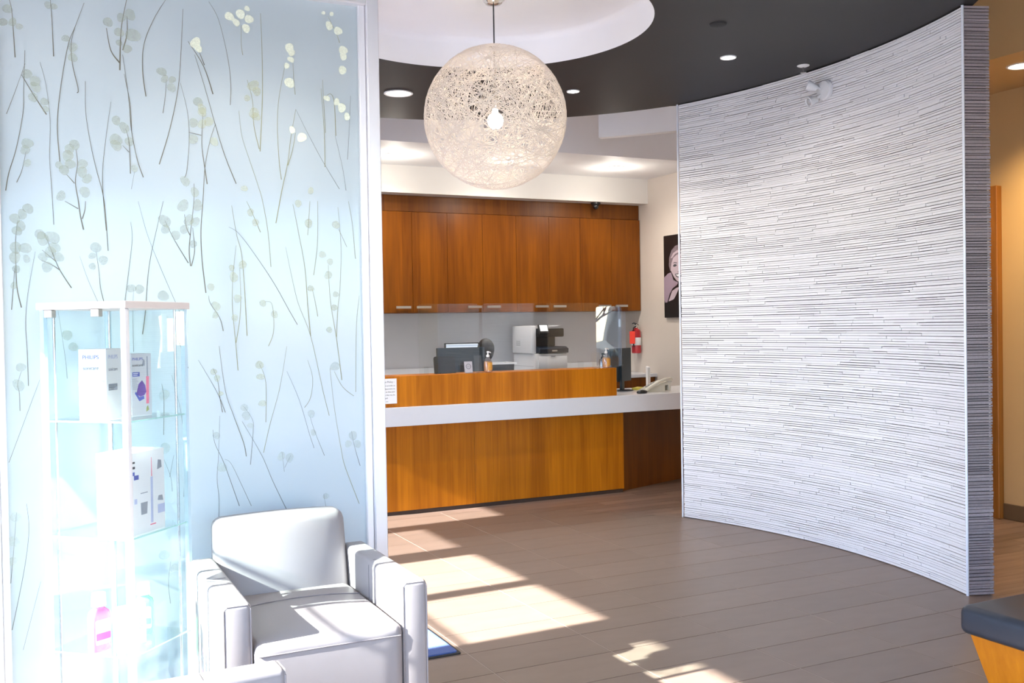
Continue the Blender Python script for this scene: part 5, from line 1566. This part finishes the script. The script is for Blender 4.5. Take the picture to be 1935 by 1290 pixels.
# upper shelf, tall white carton
b1 = carton('tall white toothbrush carton with blue print on the top glass shelf', (0.234, 3.520, 1.2203), math.radians(56), 0.105, 0.098, 0.236, BOXW); b1['wy'] = 0.098
word(b1, 'L', 'PHILIPS', 0.0185, 0.014, 0.203, PBLUE); word(b1, 'L', 'sonicare', 0.0165, 0.016, 0.168, INK)
mark(b1, 'L', 0.014, 0.085, 0.1495, 0.151, PLINE, 'printed_rule'); mark(b1, 'L', 0.012, 0.092, 0.112, 0.133, PLINE, 'printed_banner')
mark(b1, 'L', 0.016, 0.078, 0.124, 0.128, BOXW, 'banner_line'); mark(b1, 'L', 0.016, 0.066, 0.117, 0.120, BOXW, 'banner_line')
for k in range(5):
    bm = new_bm(); prism(bm, [(0.098 - 0.030 - k * 0.005, 0.088 - k * 0.009), (0.098 - 0.044 - k * 0.005, 0.084 - k * 0.009), (0.098 - 0.045 - k * 0.005, 0.090 - k * 0.009), (0.098 - 0.031 - k * 0.005, 0.093 - k * 0.009)], -0.0004, 0.0001, 'X'); part('printed_bristle', bm, PBLUE, b1, smooth=0)
word(b1, 'R', 'PHILIPS', 0.0185, 0.012, 0.203, PLINE); word(b1, 'R', 'sonicare', 0.0165, 0.014, 0.163, PGREY)
mark(b1, 'R', 0.012, 0.066, 0.098, 0.120, PGREY, 'printed_banner'); mark(b1, 'R', 0.016, 0.058, 0.110, 0.114, BOXW, 'banner_line'); mark(b1, 'R', 0.016, 0.05, 0.103, 0.106, BOXW, 'banner_line')
# upper shelf, grey carton with violet picture
b2 = carton('grey toothbrush carton with violet picture on the top glass shelf', (0.322, 3.648, 1.2203), math.radians(30), 0.080, 0.07, 0.215, BOXG); b2['wy'] = 0.07
word(b2, 'R', 'PHILIPS', 0.0135, 0.004, 0.192, PBLUE); word(b2, 'R', 'sonicare', 0.0125, 0.004, 0.171, INK)
mark(b2, 'R', 0.004, 0.033, 0.136, 0.151, PBLUE, 'printed_banner'); mark(b2, 'R', 0.007, 0.027, 0.145, 0.148, BOXW, 'banner_line'); mark(b2, 'R', 0.007, 0.025, 0.139, 0.142, BOXW, 'banner_line')
for k in range(8):
    mark(b2, 'R', 0.004, 0.022 + 0.003 * (k % 3), 0.127 - k * 0.005, 0.1285 - k * 0.005, PGREY, 'text_line')
for nm, poly, m_ in (('printed_case', [(0.018, 0.075), (0.028, 0.11), (0.042, 0.122), (0.054, 0.105), (0.058, 0.082), (0.05, 0.07), (0.034, 0.066)], PVIO),
                     ('printed_case', [(0.012, 0.078), (0.030, 0.050), (0.050, 0.058), (0.048, 0.068), (0.030, 0.064), (0.016, 0.084)], PBLUE),
                     ('printed_brush', [(0.057, 0.04), (0.068, 0.04), (0.070, 0.135), (0.0585, 0.135)], PPINK), ('printed_brush_tip', [(0.0615, 0.136), (0.0665, 0.136), (0.066, 0.205), (0.062, 0.205)], PGREY),
                     ('printed_leaf', [(0.056, 0.012), (0.068, 0.018), (0.064, 0.034), (0.058, 0.028)], mat('printed_olive', (0.35, 0.36, 0.14), 0.5, noise=0.2)),
                     ('printed_figure', [(0.044, 0.172), (0.054, 0.172), (0.054, 0.19), (0.049, 0.196), (0.045, 0.182)], PGREY)):
    bm = new_bm(); prism(bm, poly, -0.0005, 0.0001, 'Y'); part(nm, bm, m_, b2, smooth=0)
# middle shelf, big white carton
b3 = carton('big white toothbrush carton alone on the middle glass shelf', (0.290, 3.470, 0.8363), CR, 0.190, 0.125, 0.275, BOXW); b3['wy'] = 0.125
mark(b3, 'R', 0.022, 0.032, 0.20, 0.212, PBLUE); mark(b3, 'R', 0.022, 0.034, 0.222, 0.230, INK, 'text_line'); mark(b3, 'R', 0.022, 0.034, 0.24, 0.246, INK, 'text_line')
mark(b3, 'R', 0.028, 0.052, 0.185, 0.2, PBLUE, 'printed_banner'); mark(b3, 'R', 0.028, 0.042, 0.105, 0.122, PLINE)
for nm, poly, m_ in (('printed_glass', [(0.062, 0.065), (0.092, 0.065), (0.096, 0.105), (0.06, 0.105)], PGREY), ('printed_glass_rim', [(0.06, 0.135), (0.098, 0.135), (0.0965, 0.138), (0.061, 0.138)], PGREY),
                     ('printed_handle', [(0.112, 0.03), (0.124, 0.03), (0.126, 0.185), (0.114, 0.185)], PLINE), ('printed_handle_tip', [(0.118, 0.186), (0.122, 0.186), (0.121, 0.25), (0.119, 0.25)], PPINK),
                     ('printed_base', [(0.108, 0.022), (0.138, 0.022), (0.138, 0.026), (0.108, 0.026)], PPINK), ('printed_device', [(0.150, 0.205), (0.175, 0.21), (0.172, 0.235), (0.155, 0.238)], PGREY),
                     ('printed_tag', [(0.15, 0.055), (0.188, 0.055), (0.188, 0.085), (0.15, 0.085)], PLINE), ('printed_tag', [(0.15, 0.1), (0.18, 0.095), (0.175, 0.115), (0.155, 0.115)], PGREY)):
    bm = new_bm(); prism(bm, poly, -0.0005, 0.0001, 'Y'); part(nm, bm, m_, b3, smooth=0)
# bottom shelf: rinse bottles
def rinse_bottle(label, loc, rotz, h, w, d, liq, lab):
    t = thing('rinse_bottle', label, 'bottle', loc, rotz, 'mouth rinse bottles on the lower shelf')
    bm = new_bm()
    secs = [(0.0, 0.9), (0.006, 1.0), (h * 0.60, 1.0), (h * 0.68, 0.9), (h * 0.73, 0.55), (h * 0.76, 0.42), (h * 0.78, 0.42)]
    rings = []
    for z, s in secs:
        rings.append([bm.verts.new((p[0] * s, p[1] * s, z)) for p in rrect(-w / 2, w / 2, -d / 2, d / 2, d * 0.32, 4)])
    for a, b in zip(rings, rings[1:]):
        for k in range(len(a)):
            j = (k + 1) % len(a); bm.faces.new((a[k], a[j], b[j], b[k]))
    bm.faces.new(rings[0][::-1]); bm.faces.new(rings[-1])
    part('bottle', bm, liq, t, smooth=50)
    bm = new_bm(); lathe(bm, [(0.4 * d + 0.006, h * 0.775), (0.4 * d + 0.006, h * 0.80), (0.4 * d + 0.004, h * 0.99), (0.3 * d, h), (0.0, h)], 20); part('cap', bm, WPL, t)
    bm = new_bm(); prism(bm, rrect(-w * 0.40, w * 0.40, h * 0.12, h * 0.55, 0.006, 3), -d / 2 - 0.0008, -d / 2 - 0.0001, 'Y'); l = part('label', bm, lab, t, smooth=0)
    bm = new_bm(); prism(bm, rrect(-w * 0.38, w * 0.38, h * 0.20, h * 0.32, 0.003, 2), -d / 2 - 0.0012, -d / 2 - 0.0008, 'Y'); part('label_band', bm, mat('magenta_band', (0.55, 0.08, 0.40), 0.5, noise=0.1) if 'pink' in label else mat('teal_band', (0.10, 0.35, 0.25), 0.5, noise=0.1), l, smooth=0)
    return t
PINKL = glass('pink_rinse', (0.98, 0.62, 0.82), 0.04, haze=0.35, hazecol=(0.80, 0.30, 0.50))
GREENL = glass('green_rinse', (0.55, 0.95, 0.72), 0.05, haze=0.45, hazecol=(0.25, 0.75, 0.45))
rinse_bottle('pink mouth rinse bottle with white cap on the lower glass shelf', (0.199, 3.592, 0.4503), math.radians(30), 0.192, 0.07, 0.045, PINKL, mat('lilac_label', (0.72, 0.55, 0.74), 0.5, noise=0.1, scale=30))
rinse_bottle('green mouth rinse bottle with white cap on the lower glass shelf', (0.352, 3.715, 0.4503), math.radians(-10), 0.178, 0.065, 0.042, GREENL, mat('mint_label', (0.50, 0.80, 0.64), 0.5, noise=0.1, scale=30))
t = carton('slim white carton standing between the two rinse bottles', (0.300, 3.590, 0.4503), math.radians(15), 0.05, 0.03, 0.135, BOXW); t['wy'] = 0.03
for k in range(3):
    mark(t, 'R', 0.008, 0.034 - 0.004 * k, 0.112 - 0.014 * k, 0.116 - 0.014 * k, PLINE, 'text_line')
for k in range(6):
    mark(t, 'R', 0.026 + 0.007 * (k % 2), 0.030 + 0.007 * (k % 2), 0.05 + 0.008 * k, 0.055 + 0.008 * k, PGREY, 'printed_dot')
t = thing('toothpaste_tube', 'white standing tube just behind the case corner post', 'tube', (0.262, 3.510, 0.4503), 0.3)
bm = new_bm(); lathe(bm, [(0.014, 0.0), (0.0145, 0.002), (0.0145, 0.022), (0.011, 0.024)], 16); part('cap', bm, WPL, t)
bm = new_bm()
rings = []
for z, a, b in ((0.0242, 0.016, 0.016), (0.035, 0.018, 0.017), (0.10, 0.02, 0.010), (0.145, 0.022, 0.0025), (0.158, 0.022, 0.0015)):
    rings.append([bm.verts.new((a * math.cos(2 * PI * k / 16), b * math.sin(2 * PI * k / 16), z)) for k in range(16)])
for a, b in zip(rings, rings[1:]):
    for k in range(16):
        bm.faces.new((a[k], a[(k + 1) % 16], b[(k + 1) % 16], b[k]))
bm.faces.new(rings[0][::-1]); bm.faces.new(rings[-1]); part('tube', bm, BOXW, t)

# ================================================================== ENTRANCE MAT
t = thing('door_mat', 'navy entrance mat with black rubber edge on the tiles behind the chair', 'mat', (1.1, 4.95, 0))
bm = new_bm(); prism(bm, rrect(-0.675, 0.675, -0.725, 0.725, 0.01, 2), 0.0002, 0.006, 'Z'); part('rubber_edge', bm, mat('black_rubber', (0.015, 0.015, 0.016), 0.7, noise=0.1), t, smooth=0)
bm = new_bm(); prism(bm, rrect(-0.66, 0.66, -0.71, 0.71, 0.008, 2), 0.0062, 0.013, 'Z'); part('pile', bm, mat('navy_carpet_pile', (0.085, 0.13, 0.32), 0.95, noise=0.35, scale=160, bump=0.6), t, smooth=0)

# lettering becomes plain mesh
bpy.context.view_layer.update()
dg = bpy.context.evaluated_depsgraph_get()
for o in [o for o in bpy.data.objects if o.type == 'FONT']:
    me = bpy.data.meshes.new_from_object(o.evaluated_get(dg))
    n = bpy.data.objects.new('lettering', me)
    COL.objects.link(n); n.parent = o.parent; n.matrix_local = o.matrix_local.copy()
    nm = o.name
    bpy.data.objects.remove(o)
    n.name = nm
